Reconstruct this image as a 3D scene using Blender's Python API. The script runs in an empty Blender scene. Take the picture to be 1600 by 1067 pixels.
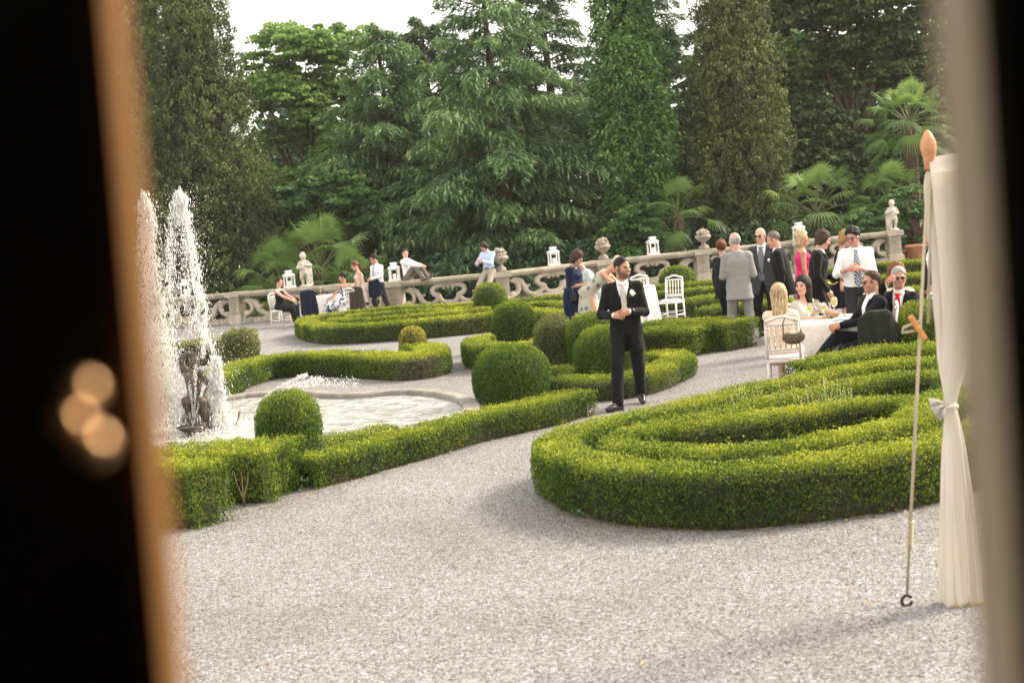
import bpy, math, random
import numpy as np
from mathutils import Vector, Matrix

# ------------------------------------------------------------------ camera, sky, sun
scn = bpy.context.scene
COL = scn.collection
FPX = 2222.2
CAMZ = 2.2
PITCH = math.radians(4.74)
ROLL = math.radians(5.4)
fwd = Vector((0, math.cos(PITCH), -math.sin(PITCH)))
up0 = Vector((0, math.sin(PITCH), math.cos(PITCH)))
rt0 = Vector((1, 0, 0))
U = rt0 * math.cos(ROLL) - up0 * math.sin(ROLL)
V = rt0 * math.sin(ROLL) + up0 * math.cos(ROLL)
cam = bpy.data.cameras.new('camera')
cam.lens = 50; cam.sensor_width = 36; cam.clip_start = 0.02; cam.clip_end = 3000
cam.dof.use_dof = True; cam.dof.focus_distance = 16.0; cam.dof.aperture_fstop = 2.8
camo = bpy.data.objects.new('camera', cam); COL.objects.link(camo)
m = Matrix((( U.x, V.x, -fwd.x, 0), (U.y, V.y, -fwd.y, 0), (U.z, V.z, -fwd.z, CAMZ), (0, 0, 0, 1)))
camo.matrix_world = m
scn.camera = camo

SUN_EL = math.radians(35); SUN_AZ = math.radians(68)     # azimuth from +Y (view direction) towards +X
sd = Vector((math.sin(SUN_AZ)*math.cos(SUN_EL), math.cos(SUN_AZ)*math.cos(SUN_EL), math.sin(SUN_EL)))
world = bpy.data.worlds.new('World'); scn.world = world; world.use_nodes = True
wn = world.node_tree.nodes; wl = world.node_tree.links
bg = wn['Background']
sky = wn.new('ShaderNodeTexSky'); sky.sky_type = 'NISHITA'; sky.sun_disc = False
sky.sun_elevation = SUN_EL; sky.sun_rotation = SUN_AZ; sky.dust_density = 3.0; sky.air_density = 1.0
hz = wn.new('ShaderNodeMixRGB'); hz.blend_type = 'MIX'; hz.inputs[0].default_value = 0.62
hz.inputs[2].default_value = (11.6, 10.8, 9.6, 1)        # thin bright overcast over the blue
wl.new(sky.outputs[0], hz.inputs[1]); wl.new(hz.outputs[0], bg.inputs[0])
bg.inputs[1].default_value = 0.105
sl = bpy.data.lights.new('sun', 'SUN'); sl.energy = 3.4; sl.angle = math.radians(15); sl.color = (1.0, 0.88, 0.70)
so = bpy.data.objects.new('sun', sl); COL.objects.link(so)
so.rotation_euler = sd.to_track_quat('Z', 'Y').to_euler(); so.location = sd*60
scn.view_settings.view_transform = 'Standard'; scn.view_settings.look = 'None'
scn.view_settings.exposure = 1.27; scn.view_settings.gamma = 1.0
scn.render.engine = 'CYCLES'
try:
    scn.cycles.max_bounces = 8; scn.cycles.diffuse_bounces = 3; scn.cycles.glossy_bounces = 3
    scn.cycles.transmission_bounces = 6; scn.cycles.transparent_max_bounces = 8
    scn.cycles.use_denoising = True; scn.cycles.sample_clamp_indirect = 8
except Exception: pass

# ------------------------------------------------------------------ picture point -> world point
def ray(px, py):
    return fwd + U*((px-800)/FPX) + V*((533.5-py)/FPX)
def G(px, py, z=0.0):                    # point of the level plane z seen at a pixel
    d = ray(px, py); t = (z-CAMZ)/d.z
    return Vector((d.x*t, d.y*t, z))
def P(px, py, D):                        # point at distance D (world y) seen at a pixel
    d = ray(px, py); t = D/d.y
    return Vector((d.x*t, D, CAMZ + d.z*t))
def GD(px, D, z=0.0):                    # point of plane z at distance D in pixel column px
    H = 331 - math.tan(ROLL)*(px-975)
    return Vector((P(px, H + (CAMZ-z)*FPX/D, D).x, D, z))

# ------------------------------------------------------------------ materials
def new_mat(name):
    mt = bpy.data.materials.new(name); mt.use_nodes = True
    return mt, mt.node_tree.nodes, mt.node_tree.links, mt.node_tree.nodes['Principled BSDF']
MATS = {}
def mat(name, color, rough=0.6, metal=0.0, var=0.0, scale=8.0, bump=0.0, bscale=60.0, spec=0.5, sheen=0.0, trans=0.0):
    if name in MATS: return MATS[name]
    mt, n, l, b = new_mat(name)
    b.inputs['Roughness'].default_value = rough; b.inputs['Metallic'].default_value = metal
    b.inputs['Specular IOR Level'].default_value = spec
    if sheen: b.inputs['Sheen Weight'].default_value = sheen
    c = (*color, 1)
    tc = n.new('ShaderNodeTexCoord')
    if var > 0:
        nz = n.new('ShaderNodeTexNoise'); nz.inputs['Scale'].default_value = scale; nz.inputs['Detail'].default_value = 6
        l.new(tc.outputs['Object'], nz.inputs['Vector'])
        rp = n.new('ShaderNodeValToRGB'); rp.color_ramp.elements[0].position = .3; rp.color_ramp.elements[1].position = .7
        rp.color_ramp.elements[0].color = tuple(max(0, v*(1-var)) for v in color)+(1,)
        rp.color_ramp.elements[1].color = tuple(min(1, v*(1+var)) for v in color)+(1,)
        l.new(nz.outputs['Fac'], rp.inputs[0]); l.new(rp.outputs[0], b.inputs['Base Color'])
    else:
        b.inputs['Base Color'].default_value = c
    if bump > 0:
        nb = n.new('ShaderNodeTexNoise'); nb.inputs['Scale'].default_value = bscale; nb.inputs['Detail'].default_value = 4
        l.new(tc.outputs['Object'], nb.inputs['Vector'])
        bp = n.new('ShaderNodeBump'); bp.inputs['Strength'].default_value = bump; bp.inputs['Distance'].default_value = .02
        l.new(nb.outputs['Fac'], bp.inputs['Height']); l.new(bp.outputs[0], b.inputs['Normal'])
    if trans > 0:
        out = n['Material Output']; tr = n.new('ShaderNodeBsdfTranslucent'); tr.inputs[0].default_value = c
        mx = n.new('ShaderNodeMixShader'); mx.inputs[0].default_value = trans
        l.new(b.outputs[0], mx.inputs[1]); l.new(tr.outputs[0], mx.inputs[2]); l.new(mx.outputs[0], out.inputs[0])
    MATS[name] = mt
    return mt
def leaf_mat(name, stops, rough=0.5, trans=0.3, nscale=1.2, namp=0.3, spec=0.35, gain=1.55):
    """leaf colour from a per-leaf value 'tint' plus slow colour drift through the plant"""
    if name in MATS: return MATS[name]
    mt, n, l, b = new_mat(name)
    at = n.new('ShaderNodeAttribute'); at.attribute_name = 'tint'
    tc = n.new('ShaderNodeTexCoord'); nz = n.new('ShaderNodeTexNoise'); nz.inputs['Scale'].default_value = nscale
    nz.inputs['Detail'].default_value = 3
    l.new(tc.outputs['Object'], nz.inputs['Vector'])
    mr = n.new('ShaderNodeMapRange'); mr.inputs[1].default_value = .3; mr.inputs[2].default_value = .7
    mr.inputs[3].default_value = -namp; mr.inputs[4].default_value = namp
    l.new(nz.outputs['Fac'], mr.inputs[0])
    ad = n.new('ShaderNodeMath'); ad.operation = 'ADD'; ad.use_clamp = True
    l.new(at.outputs['Fac'], ad.inputs[0]); l.new(mr.outputs[0], ad.inputs[1])
    rp = n.new('ShaderNodeValToRGB'); el = rp.color_ramp.elements
    while len(el) < len(stops): el.new(0.5)
    for e, (p, c) in zip(el, stops): e.position = p; e.color = (*[v*gain for v in c], 1)
    l.new(ad.outputs[0], rp.inputs[0]); l.new(rp.outputs[0], b.inputs['Base Color'])
    b.inputs['Roughness'].default_value = rough; b.inputs['Specular IOR Level'].default_value = spec
    tr = n.new('ShaderNodeBsdfTranslucent'); l.new(rp.outputs[0], tr.inputs[0])
    mx = n.new('ShaderNodeMixShader'); mx.inputs[0].default_value = trans
    l.new(b.outputs[0], mx.inputs[1]); l.new(tr.outputs[0], mx.inputs[2]); l.new(mx.outputs[0], n['Material Output'].inputs[0])
    MATS[name] = mt
    return mt

# ------------------------------------------------------------------ mesh helpers
def mesh_np(name, verts, faces, smooth=False, tint=None, col=None):
    """faces: (n,3) or (n,4) int array"""
    me = bpy.data.meshes.new(name)
    verts = np.ascontiguousarray(verts, dtype=np.float32); faces = np.ascontiguousarray(faces, dtype=np.int32)
    nf, k = faces.shape
    me.vertices.add(len(verts)); me.vertices.foreach_set('co', verts.ravel())
    me.loops.add(nf*k); me.loops.foreach_set('vertex_index', faces.ravel())
    me.polygons.add(nf); me.polygons.foreach_set('loop_start', np.arange(0, nf*k, k, dtype=np.int32))
    try: me.polygons.foreach_set('loop_total', np.full(nf, k, dtype=np.int32))
    except Exception: pass
    if smooth: me.polygons.foreach_set('use_smooth', np.ones(nf, dtype=bool))
    if tint is not None:
        a = me.attributes.new('tint', 'FLOAT', 'FACE'); a.data.foreach_set('value', np.ascontiguousarray(tint, dtype=np.float32))
    if col is not None:
        a = me.attributes.new('paint', 'FLOAT_COLOR', 'POINT')
        c4 = np.ones((len(verts), 4), np.float32); c4[:, :3] = col; a.data.foreach_set('color', c4.ravel())
    me.update(); me.validate()
    return me
def link(name, me, material=None, parent=None, loc=None, rz=0.0):
    o = bpy.data.objects.new(name, me)
    if material is not None and me is not None and len(me.materials) == 0: me.materials.append(material)
    COL.objects.link(o)
    if parent is not None: o.parent = parent
    if loc is not None: o.location = loc
    if rz: o.rotation_euler = (0, 0, rz)
    return o
def empty(name, loc=(0, 0, 0), rz=0.0, scale=None):
    o = bpy.data.objects.new(name, None); COL.objects.link(o); o.location = loc; o.rotation_euler = (0, 0, rz)
    o.empty_display_size = .1
    if scale: o.scale = (scale,)*3
    return o
def tag(o, label, cat, group=None, kind=None):
    if label: o['label'] = label
    if cat: o['category'] = cat
    if group: o['group'] = group
    if kind: o['kind'] = kind
    return o
def structure(o): o['kind'] = 'structure'; return o
def copy_tree(o, parent=None):
    c = o.copy(); COL.objects.link(c)
    if parent is not None: c.parent = parent
    for ch in [x for x in COL.objects if x.parent == o]: copy_tree(ch, c)
    return c

class MB:
    """collects simple solids, then becomes one mesh"""
    def __init__(s): s.v = []; s.f = []; s.n = 0
    def add(s, v, f):
        s.v.append(np.asarray(v, float)); s.f += [tuple(i+s.n for i in q) for q in f]; s.n += len(v); return s
    def box(s, c, d, rz=0.0, taper=1.0, M=None):
        x, y, z = d[0]/2, d[1]/2, d[2]/2
        v = np.array([(sx*x*(taper if sz > 0 else 1), sy*y*(taper if sz > 0 else 1), sz*z) for sz in (-1, 1) for sy in (-1, 1) for sx in (-1, 1)])
        if M is not None: v = v @ np.array(M).T
        if rz: ca, sa = math.cos(rz), math.sin(rz); v = np.stack([v[:, 0]*ca-v[:, 1]*sa, v[:, 0]*sa+v[:, 1]*ca, v[:, 2]], 1)
        return s.add(v+np.array(c), [(0, 2, 3, 1), (4, 5, 7, 6), (0, 1, 5, 4), (1, 3, 7, 5), (3, 2, 6, 7), (2, 0, 4, 6)])
    def tube(s, pts, rad, n=8, cap=True, sq=1.0):
        pts = [np.array(p, float) for p in pts]; k = len(pts)
        if not hasattr(rad, '__len__'): rad = [rad]*k
        t0 = pts[1]-pts[0]; t0 = t0/max(1e-9, np.linalg.norm(t0))
        a = np.array((0, 0, 1.)) if abs(t0[2]) < .9 else np.array((1., 0, 0))
        u = np.cross(t0, a); u /= np.linalg.norm(u)
        vs = []
        for i in range(k):
            t = pts[min(i+1, k-1)]-pts[max(i-1, 0)]; t = t/max(1e-9, np.linalg.norm(t))
            u = u-t*np.dot(u, t); u /= max(1e-9, np.linalg.norm(u)); w = np.cross(t, u)
            for j in range(n):
                an = 2*math.pi*j/n; vs.append(pts[i]+(u*math.cos(an)+w*math.sin(an)*sq)*rad[i])
        f = [(i*n+j, i*n+(j+1) % n, (i+1)*n+(j+1) % n, (i+1)*n+j) for i in range(k-1) for j in range(n)]
        if cap: f.append(tuple(range(n-1, -1, -1))); f.append(tuple((k-1)*n+j for j in range(n)))
        return s.add(vs, f)
    def lathe(s, prof, c=(0, 0, 0), n=16, lump=0.0, nl=8):
        vs = []
        for i, (r, z) in enumerate(prof):
            for j in range(n):
                an = 2*math.pi*j/n; rr = r*(1+lump*math.sin(nl*an+i))
                vs.append((c[0]+rr*math.cos(an), c[1]+rr*math.sin(an), c[2]+z))
        k = len(prof)
        f = [(i*n+j, i*n+(j+1) % n, (i+1)*n+(j+1) % n, (i+1)*n+j) for i in range(k-1) for j in range(n)]
        f.append(tuple(range(n-1, -1, -1))); f.append(tuple((k-1)*n+j for j in range(n)))
        return s.add(vs, f)
    def ball(s, c, r, n=10, m=7):
        if not hasattr(r, '__len__'): r = (r, r, r)
        prof = [(math.sin(math.pi*i/m), -math.cos(math.pi*i/m)) for i in range(m+1)]
        vs = []
        for (a, z) in prof:
            a = max(a, .02)
            for j in range(n):
                an = 2*math.pi*j/n; vs.append((c[0]+a*math.cos(an)*r[0], c[1]+a*math.sin(an)*r[1], c[2]+z*r[2]))
        f = [(i*n+j, i*n+(j+1) % n, (i+1)*n+(j+1) % n, (i+1)*n+j) for i in range(m) for j in range(n)]
        return s.add(vs, f)
    def mesh(s, name, smooth=False):
        me = bpy.data.meshes.new(name); me.from_pydata(np.concatenate(s.v).tolist(), [], s.f); me.update()
        if smooth: me.polygons.foreach_set('use_smooth', [True]*len(me.polygons))
        return me
    def build(s, name, material, parent=None, smooth=False, loc=None, bevel=0.0):
        o = link(name, s.mesh(name, smooth), material, parent, loc)
        if bevel:
            md = o.modifiers.new('edge', 'BEVEL'); md.width = bevel; md.segments = 2; md.limit_method = 'ANGLE'
        return o

def catmull(pts, step, closed=False):
    pts = [np.array(p, float) for p in pts]
    n = len(pts); out = []
    rng = range(n if closed else n-1)
    for i in rng:
        if closed: p0, p1, p2, p3 = pts[(i-1) % n], pts[i], pts[(i+1) % n], pts[(i+2) % n]
        else: p0, p1, p2, p3 = pts[max(i-1, 0)], pts[i], pts[i+1], pts[min(i+2, n-1)]
        k = max(1, int(np.linalg.norm(p2-p1)/step))
        for j in range(k):
            t = j/k
            out.append(.5*((2*p1)+(-p0+p2)*t+(2*p0-5*p1+4*p2-p3)*t*t+(-p0+3*p1-3*p2+p3)*t**3))
    if not closed: out.append(pts[-1])
    return np.array(out)

# smooth pseudo-random field used for uneven outlines
_r = np.random.RandomState(3)
_W = _r.normal(size=(14, 3)); _PH = _r.uniform(0, 6.28, 14)
def nz3(p, s):
    a = np.asarray(p) @ (_W.T*s) + _PH
    return np.sin(a[..., :7]).sum(-1)/7+np.sin(a[..., 7:]*2.1).sum(-1)/14

def leaves(name, pos, nrm, size, rng, tint, aspect=0.55, flat=0.5, material=None, parent=None, along=None):
    """one mesh of separate small leaf faces; nrm = outward direction; along = optional leaf direction"""
    n = len(pos)
    d = rng.normal(size=(n, 3))
    nn = nrm*flat+d*(1-flat)*.8; nn /= np.linalg.norm(nn, axis=1, keepdims=True)+1e-9
    if along is None:
        a = rng.normal(size=(n, 3))
    else: a = along
    u = a-nn*(a*nn).sum(1, keepdims=True); u /= np.linalg.norm(u, axis=1, keepdims=True)+1e-9
    w = np.cross(nn, u)
    L = (size if hasattr(size, '__len__') else np.full(n, size))[:, None]*rng.uniform(.65, 1.25, (n, 1))
    W = L*aspect
    v = np.empty((n, 4, 3), np.float32)
    v[:, 0] = pos-u*L*.5; v[:, 1] = pos+w*W*.5+nn*L*.08; v[:, 2] = pos+u*L*.5; v[:, 3] = pos-w*W*.5+nn*L*.08
    f = np.arange(n*4).reshape(n, 4)
    me = mesh_np(name, v.reshape(-1, 3), f, tint=tint)
    return link(name, me, material, parent)

# ------------------------------------------------------------------ implicit surfaces (one continuous skin)
def smin(a, b, k):
    if k <= 0: return np.minimum(a, b)
    h = np.clip(.5+.5*(b-a)/k, 0, 1)
    return b*(1-h)+a*h-k*h*(1-h)
def sd_cone(p, a, b, ra, rb):
    a = np.asarray(a, np.float32); b = np.asarray(b, np.float32); ab = b-a; L2 = max(1e-9, float(ab@ab))
    t = np.clip(((p-a)@ab)/L2, 0, 1)
    q = p-a-t[..., None]*ab
    return np.sqrt((q*q).sum(-1))-(ra+(rb-ra)*t)
def sd_ell(p, c, r, R=None):
    q = p-np.asarray(c, np.float32)
    if R is not None: q = q@R
    r = np.asarray(r, np.float32)
    k = np.sqrt(((q/r)**2).sum(-1))
    return (k-1)*float(r.min())*(1 if r.max()/r.min() < 1.6 else 1.15)
def sd_loft(p, rings, cap=0.02):
    """p in the loft's own frame; rings = (z, cx, cy, halfwidth, halfdepth) ordered by z"""
    z = p[..., 2]; R = np.array(sorted(rings), float)
    cx = np.interp(z, R[:, 0], R[:, 1]); cy = np.interp(z, R[:, 0], R[:, 2])
    w = np.interp(z, R[:, 0], R[:, 3]); d = np.interp(z, R[:, 0], R[:, 4])
    k = (np.abs((p[..., 0]-cx)/w)**2.3+np.abs((p[..., 1]-cy)/d)**2.3)**(1/2.3)
    side = (k-1)*np.minimum(w, d)
    ez = np.maximum(R[0, 0]-z, z-R[-1, 0])
    return np.maximum(side, ez)+cap*0 if cap <= 0 else smax(side, ez, cap)
def smax(a, b, k): return -smin(-a, -b, k)
def nets(F, o, h):
    """surface nets on a regular grid F (negative inside)"""
    S = F < 0
    nx, ny, nz = F.shape
    cx = np.zeros((nx-1, ny-1, nz-1, 3), np.float32); cn = np.zeros((nx-1, ny-1, nz-1), np.float32)
    def sub(A, dx, dy, dz): return A[dx:nx-1+dx, dy:ny-1+dy, dz:nz-1+dz]
    for ax in range(3):
        oth = [a for a in range(3) if a != ax]
        for i in (0, 1):
            for j in (0, 1):
                d0 = [0, 0, 0]; d0[oth[0]] = i; d0[oth[1]] = j; d1 = list(d0); d1[ax] = 1
                f0 = sub(F, *d0); f1 = sub(F, *d1); cr = (f0 < 0) != (f1 < 0)
                if not cr.any(): continue
                t = f0[cr]/(f0[cr]-f1[cr])
                pt = np.tile(np.array(d0, np.float32), (len(t), 1)); pt[:, ax] = t
                cx[cr] += pt; cn[cr] += 1
    act = cn > 0
    idx = -np.ones(act.shape, np.int64); idx[act] = np.arange(act.sum())
    g = np.argwhere(act).astype(np.float32)
    V_ = (g+cx[act]/cn[act][:, None])*h+np.asarray(o, np.float32)
    Q = []
    for ax in range(3):
        a1, a2 = [(1, 2), (2, 0), (0, 1)][ax]
        sl0 = [slice(None)]*3; sl1 = [slice(None)]*3; sl0[ax] = slice(0, -1); sl1[ax] = slice(1, None)
        s0 = S[tuple(sl0)]; s1 = S[tuple(sl1)]
        e = np.argwhere(s0 != s1)
        if len(e) == 0: continue
        ok = (e[:, a1] > 0) & (e[:, a2] > 0) & (e[:, a1] < F.shape[a1]-1) & (e[:, a2] < F.shape[a2]-1)
        e = e[ok]; ins = s0[tuple(e.T)]
        def cell(d1, d2):
            c = e.copy(); c[:, a1] -= d1; c[:, a2] -= d2; return idx[c[:, 0], c[:, 1], c[:, 2]]
        q = np.stack([cell(1, 1), cell(0, 1), cell(0, 0), cell(1, 0)], 1)
        q[~ins] = q[~ins][:, ::-1]
        Q.append(q)
    return V_, np.concatenate(Q)
def implicit(fn, lo, hi, h, chunk=None):
    lo = np.array(lo, float)-2*h; hi = np.array(hi, float)+2*h
    n = np.ceil((hi-lo)/h).astype(int)+1
    ax = [lo[i]+np.arange(n[i])*h for i in range(3)]
    g = np.stack(np.meshgrid(*ax, indexing='ij'), -1).astype(np.float32)
    F = fn(g).astype(np.float32)
    F[F == 0] = 1e-6
    if not (F < 0).any(): return np.zeros((0, 3)), np.zeros((0, 4), int)
    return nets(F, lo, h)
def relax(v, f, it=1):
    for _ in range(it):
        s = np.zeros_like(v); c = np.zeros(len(v))
        for k in range(4):
            a = f[:, k]; b = f[:, (k+1) % 4]
            np.add.at(s, a, v[b]); np.add.at(c, a, 1); np.add.at(s, b, v[a]); np.add.at(c, b, 1)
        v = v*.5+.5*s/np.maximum(c, 1)[:, None]
    return v
# ================================================================== SETTING
rs = np.random.RandomState(11)
# ------------------------------------------------------------------ ground and gravel
def ground_mats():
    mt, n, l, b = new_mat('gravel'); tc = n.new('ShaderNodeTexCoord')
    v1 = n.new('ShaderNodeTexVoronoi'); v1.inputs['Scale'].default_value = 92; v1.inputs['Randomness'].default_value = 1
    v2 = n.new('ShaderNodeTexVoronoi'); v2.inputs['Scale'].default_value = 160
    n1 = n.new('ShaderNodeTexNoise'); n1.inputs['Scale'].default_value = .55; n1.inputs['Detail'].default_value = 5
    n2 = n.new('ShaderNodeTexNoise'); n2.inputs['Scale'].default_value = 9; n2.inputs['Detail'].default_value = 5
    for x in (v1, v2, n1, n2): l.new(tc.outputs['Object'], x.inputs['Vector'])
    def ramp(stops, src):
        r = n.new('ShaderNodeValToRGB'); r.color_ramp.interpolation = 'LINEAR'; el = r.color_ramp.elements
        while len(el) < len(stops): el.new(.5)
        for e, (p, c) in zip(el, stops): e.position = p; e.color = (*c, 1)
        l.new(src, r.inputs[0]); return r.outputs[0]
    sep = n.new('ShaderNodeSeparateColor'); l.new(v1.outputs['Color'], sep.inputs[0])
    sep2 = n.new('ShaderNodeSeparateColor'); l.new(v2.outputs['Color'], sep2.inputs[0])
    st = [(0, (.018, .015, .013)), (.15, (.075, .065, .057)), (.30, (.200, .192, .188)), (.46, (.285, .25, .225)), (.62, (.25, .255, .265)), (.84, (.35, .348, .35)), (1, (.64, .63, .62))]
    c1 = ramp(st, sep.outputs[0]); c2 = ramp(st, sep2.outputs[1])
    mx = n.new('ShaderNodeMixRGB'); mx.inputs[0].default_value = .22; l.new(c1, mx.inputs[1]); l.new(c2, mx.inputs[2])
    dirt = ramp([(.34, (.84, .82, .80)), (.5, (.97, .965, .96)), (.66, (1.06, 1.06, 1.06))], n1.outputs['Fac'])
    m2 = n.new('ShaderNodeMixRGB'); m2.blend_type = 'MULTIPLY'; m2.inputs[0].default_value = 1; l.new(mx.outputs[0], m2.inputs[1]); l.new(dirt, m2.inputs[2])
    d2 = ramp([(.3, (.93, .915, .90)), (.62, (1.03, 1.03, 1.03))], n2.outputs['Fac'])
    m3 = n.new('ShaderNodeMixRGB'); m3.blend_type = 'MULTIPLY'; m3.inputs[0].default_value = 1; l.new(m2.outputs[0], m3.inputs[1]); l.new(d2, m3.inputs[2])
    l.new(m3.outputs[0], b.inputs['Base Color'])
    b.inputs['Roughness'].default_value = .85; b.inputs['Specular IOR Level'].default_value = .25
    ds = n.new('ShaderNodeMath'); ds.operation = 'ADD'; l.new(v1.outputs['Distance'], ds.inputs[0]); l.new(v2.outputs['Distance'], ds.inputs[1])
    bp = n.new('ShaderNodeBump'); bp.invert = True; bp.inputs['Strength'].default_value = .75; bp.inputs['Distance'].default_value = .012
    l.new(ds.outputs[0], bp.inputs['Height']); l.new(bp.outputs[0], b.inputs['Normal'])
    return mt
gravel_m = ground_mats()
soil_m = mat('soil', (.05, .04, .026), .95, var=.5, scale=6, bump=.6, bscale=30)
forest_m = mat('forest_floor', (.022, .03, .013), .95, var=.6, scale=1.5, bump=.6, bscale=12)
def sheet(name, pts, z, material):
    me = bpy.data.meshes.new(name); me.from_pydata([(p[0], p[1], z) for p in pts], [], [tuple(range(len(pts)))]); me.update()
    return structure(link(name, me, material))
sheet('ground', [(-900, -60), (900, -60), (900, 1800), (-900, 1800)], -0.02, forest_m)

# balustrade line: pillar positions
BX = [(60, 44.6), (216, 43.5), (374, 42.3), (532, 40.4), (622, 38.3), (786, 38.1), (943, 39.8), (1098, 40.6), (1250, 41.0), (1397, 41.5)]
BP = [GD(px, D) for px, D in BX]
edge = [(p.x, p.y+.1) for p in BP]
sheet('gravel', [(-60, -8), (60, -8), (60, 41.6), (BP[-1].x+2.4, 41.6)]+edge[::-1]+[(-60, 47)], 0.0, gravel_m)

# ------------------------------------------------------------------ stone balustrade
stone_m = mat('weathered_stone', (.40, .345, .27), .85, var=.32, scale=2.2, bump=.5, bscale=40)
stone_d = mat('lichened_stone', (.31, .27, .215), .9, var=.5, scale=9, bump=.8, bscale=45)
marble_m = mat('statue_stone', (.50, .45, .38), .8, var=.4, scale=6, bump=.5, bscale=40)
BH = 0.93
bal = tag(empty('stone_balustrade', BP[4]), 'weathered stone balustrade with scrolled openwork panels, bounding the gravel terrace before the trees', 'balustrade')
def localb(v): return Vector(v)-BP[4]
def strokes2d():
    def mir(p): return [(-x, z) for x, z in p]
    A = [(-1.17, .56), (-1.08, .53), (-1.0, .42), (-.99, .30), (-1.04, .20), (-1.12, .14), (-1.19, .13), (-1.2, .19), (-1.15, .21)]
    B = [(-1.12, .60), (-1.0, .585), (-.90, .51), (-.85, .38), (-.80, .25), (-.71, .15), (-.57, .10), (-.43, .14), (-.33, .22), (-.28, .31)]
    O = [(-.28, .33), (-.40, .37), (-.46, .45), (-.45, .54), (-.37, .605), (-.2, .635), (0, .645)]
    C = [(-.28, .31), (-.22, .18), (-.12, .125), (0, .12)]
    E = [(-.6, .06), (-.35, .055), (0, .05)]
    L = []
    for p, r in ((A, .052), (B, .062), (O, .066), (C, .06), (E, .055)): L += [(p, r), (mir(p), r)]
    for x, z, r in ((-1.12, .58, .06), (-.70, .38, .035), (-.76, .33, .035), (-.34, .35, .075), (-.13, .55, .05), (0, .57, .05), (-1.17, .15, .075), (-1.24, .58, .035), (-1.24, .05, .05)):
        L += [([(x, z), (x+.001, z)], r), ([(-x, z), (-x+.001, z)], r)]
    L.append(([(-.85, .38), (-.73, .385)], .022)); L.append(([(.85, .38), (.73, .385)], .022))
    return L
def panel_mesh():
    L = strokes2d()
    def fn(g):
        g2 = g[:, 0:1, :, :][..., [0, 2]]
        d = None
        for pts, r in L:
            for a, b in zip(pts[:-1], pts[1:]):
                a = np.array(a, np.float32); b = np.array(b, np.float32); ab = b-a
                t = np.clip(((g2-a)@ab)/max(1e-9, float(ab@ab)), 0, 1); q = g2-a-t[..., None]*ab
                e = np.sqrt((q*q).sum(-1))-r
                d = e if d is None else smin(d, e, .012)
        y = np.abs(g[..., 1])
        # a raised middle band on each scroll, rounded edges
        return smax(np.broadcast_to(d, y.shape), y-.075+np.clip(d+.03, 0, .04)*.6, .02)
    v, f = implicit(fn, (-1.3, -.09, -.01), (1.3, .09, .72), .018)
    return mesh_np('scroll_panel', v, f, smooth=True)
pm = panel_mesh(); pm.materials.append(stone_m)
for i, p in enumerate(BP):
    q = localb(p)
    d = (BP[min(i+1, len(BP)-1)]-BP[max(i-1, 0)]); a = math.atan2(d.y, d.x)
    pl = MB().box((0, 0, .11), (.46, .46, .22)).box((0, 0, .245), (.42, .42, .05), taper=.9).box((0, 0, .50), (.36, .36, .46)).box((0, 0, .75), (.40, .40, .04)).box((0, 0, .863), (.50, .50, .15))
    for zz in (.36, .47, .58, .66): pl.ball((0, -.18, zz), (.06, .03, .045), 8, 5).ball((-.05, -.18, zz+.03), (.03, .025, .03), 6, 4).ball((.05, -.18, zz+.03), (.03, .025, .03), 6, 4)
    pl.box((0, -.183, .50), (.25, .012, .40))
    o = pl.build('pillar', stone_m, bal, loc=q, bevel=.012); o.rotation_euler = (0, 0, a)
    if i < len(BP)-1:
        r = BP[i+1]-p; L = r.length; a = math.atan2(r.y, r.x); mid = localb((BP[i+1]+p)/2)
        rl = MB().box((0, 0, .885), (L-.5+.1, .42, .09)).box((0, 0, .822), (L-.4, .32, .036)).box((0, 0, .79), (L-.4, .26, .03))
        o = rl.build('rail', stone_m, bal, loc=mid, bevel=.02); o.rotation_euler = (0, 0, a)
        pb = MB().box((0, 0, .08), (L-.46+.1, .40, .16)); o = pb.build('plinth', stone_d, bal, loc=mid, bevel=.015); o.rotation_euler = (0, 0, a)
        if L > 2:
            o = link('scroll_panel', pm, None, bal, mid+Vector((0, 0, .135))); o.rotation_euler = (0, 0, a); o.scale = ((L-.42)/2.56, 1, .93)
        else:
            o = link('scroll_panel', pm, None, bal, mid+Vector((0, 0, .135))); o.rotation_euler = (0, 0, a); o.scale = ((L-.42)/2.56, 1, .93)
def rail_at(px):
    """point on the balustrade's top in a pixel column"""
    xs = [b[0] for b in BX]; D = np.interp(px, xs, [b[1] for b in BX])
    p = GD(px, float(D), BH); return p
# urns heaped with stone fruit
def urn_mesh(seed):
    r = np.random.RandomState(seed); b = MB()
    b.box((0, 0, .03), (.26, .26, .06))
    b.lathe([(.12, .06), (.13, .08), (.06, .13), (.045, .17), (.06, .2), (.15, .25), (.205, .31), (.215, .35), (.19, .38), (.15, .40)], n=20, lump=.04, nl=10)
    for k in range(16):
        a = r.uniform(0, 6.28); q = r.uniform(0, .12); b.ball((q*math.cos(a), q*math.sin(a), .40+r.uniform(0, .14)), r.uniform(.045, .075), 8, 6)
    for k in range(9):
        a = 6.28*k/9; b.ball((.13*math.cos(a), .13*math.sin(a), .42+r.uniform(-.02, .04)), .055, 8, 6)
    return b.mesh('urn', True)
for k, (px, lb) in enumerate(((783, 'stone urn heaped with carved fruit beside the boy in the pale blue shirt'), (943, 'stone urn heaped with carved fruit on the balustrade, behind the groom on his left'), (1100, 'stone urn heaped with carved fruit on the pillar beside the grey haired group'))):
    o = link('stone_urn', urn_mesh(k+5), stone_d, None, rail_at(px)+Vector((0, 0, .009))); tag(o, lb, 'urn', 'stone urns on the balustrade'); o.scale = (1.06,)*3
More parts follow.
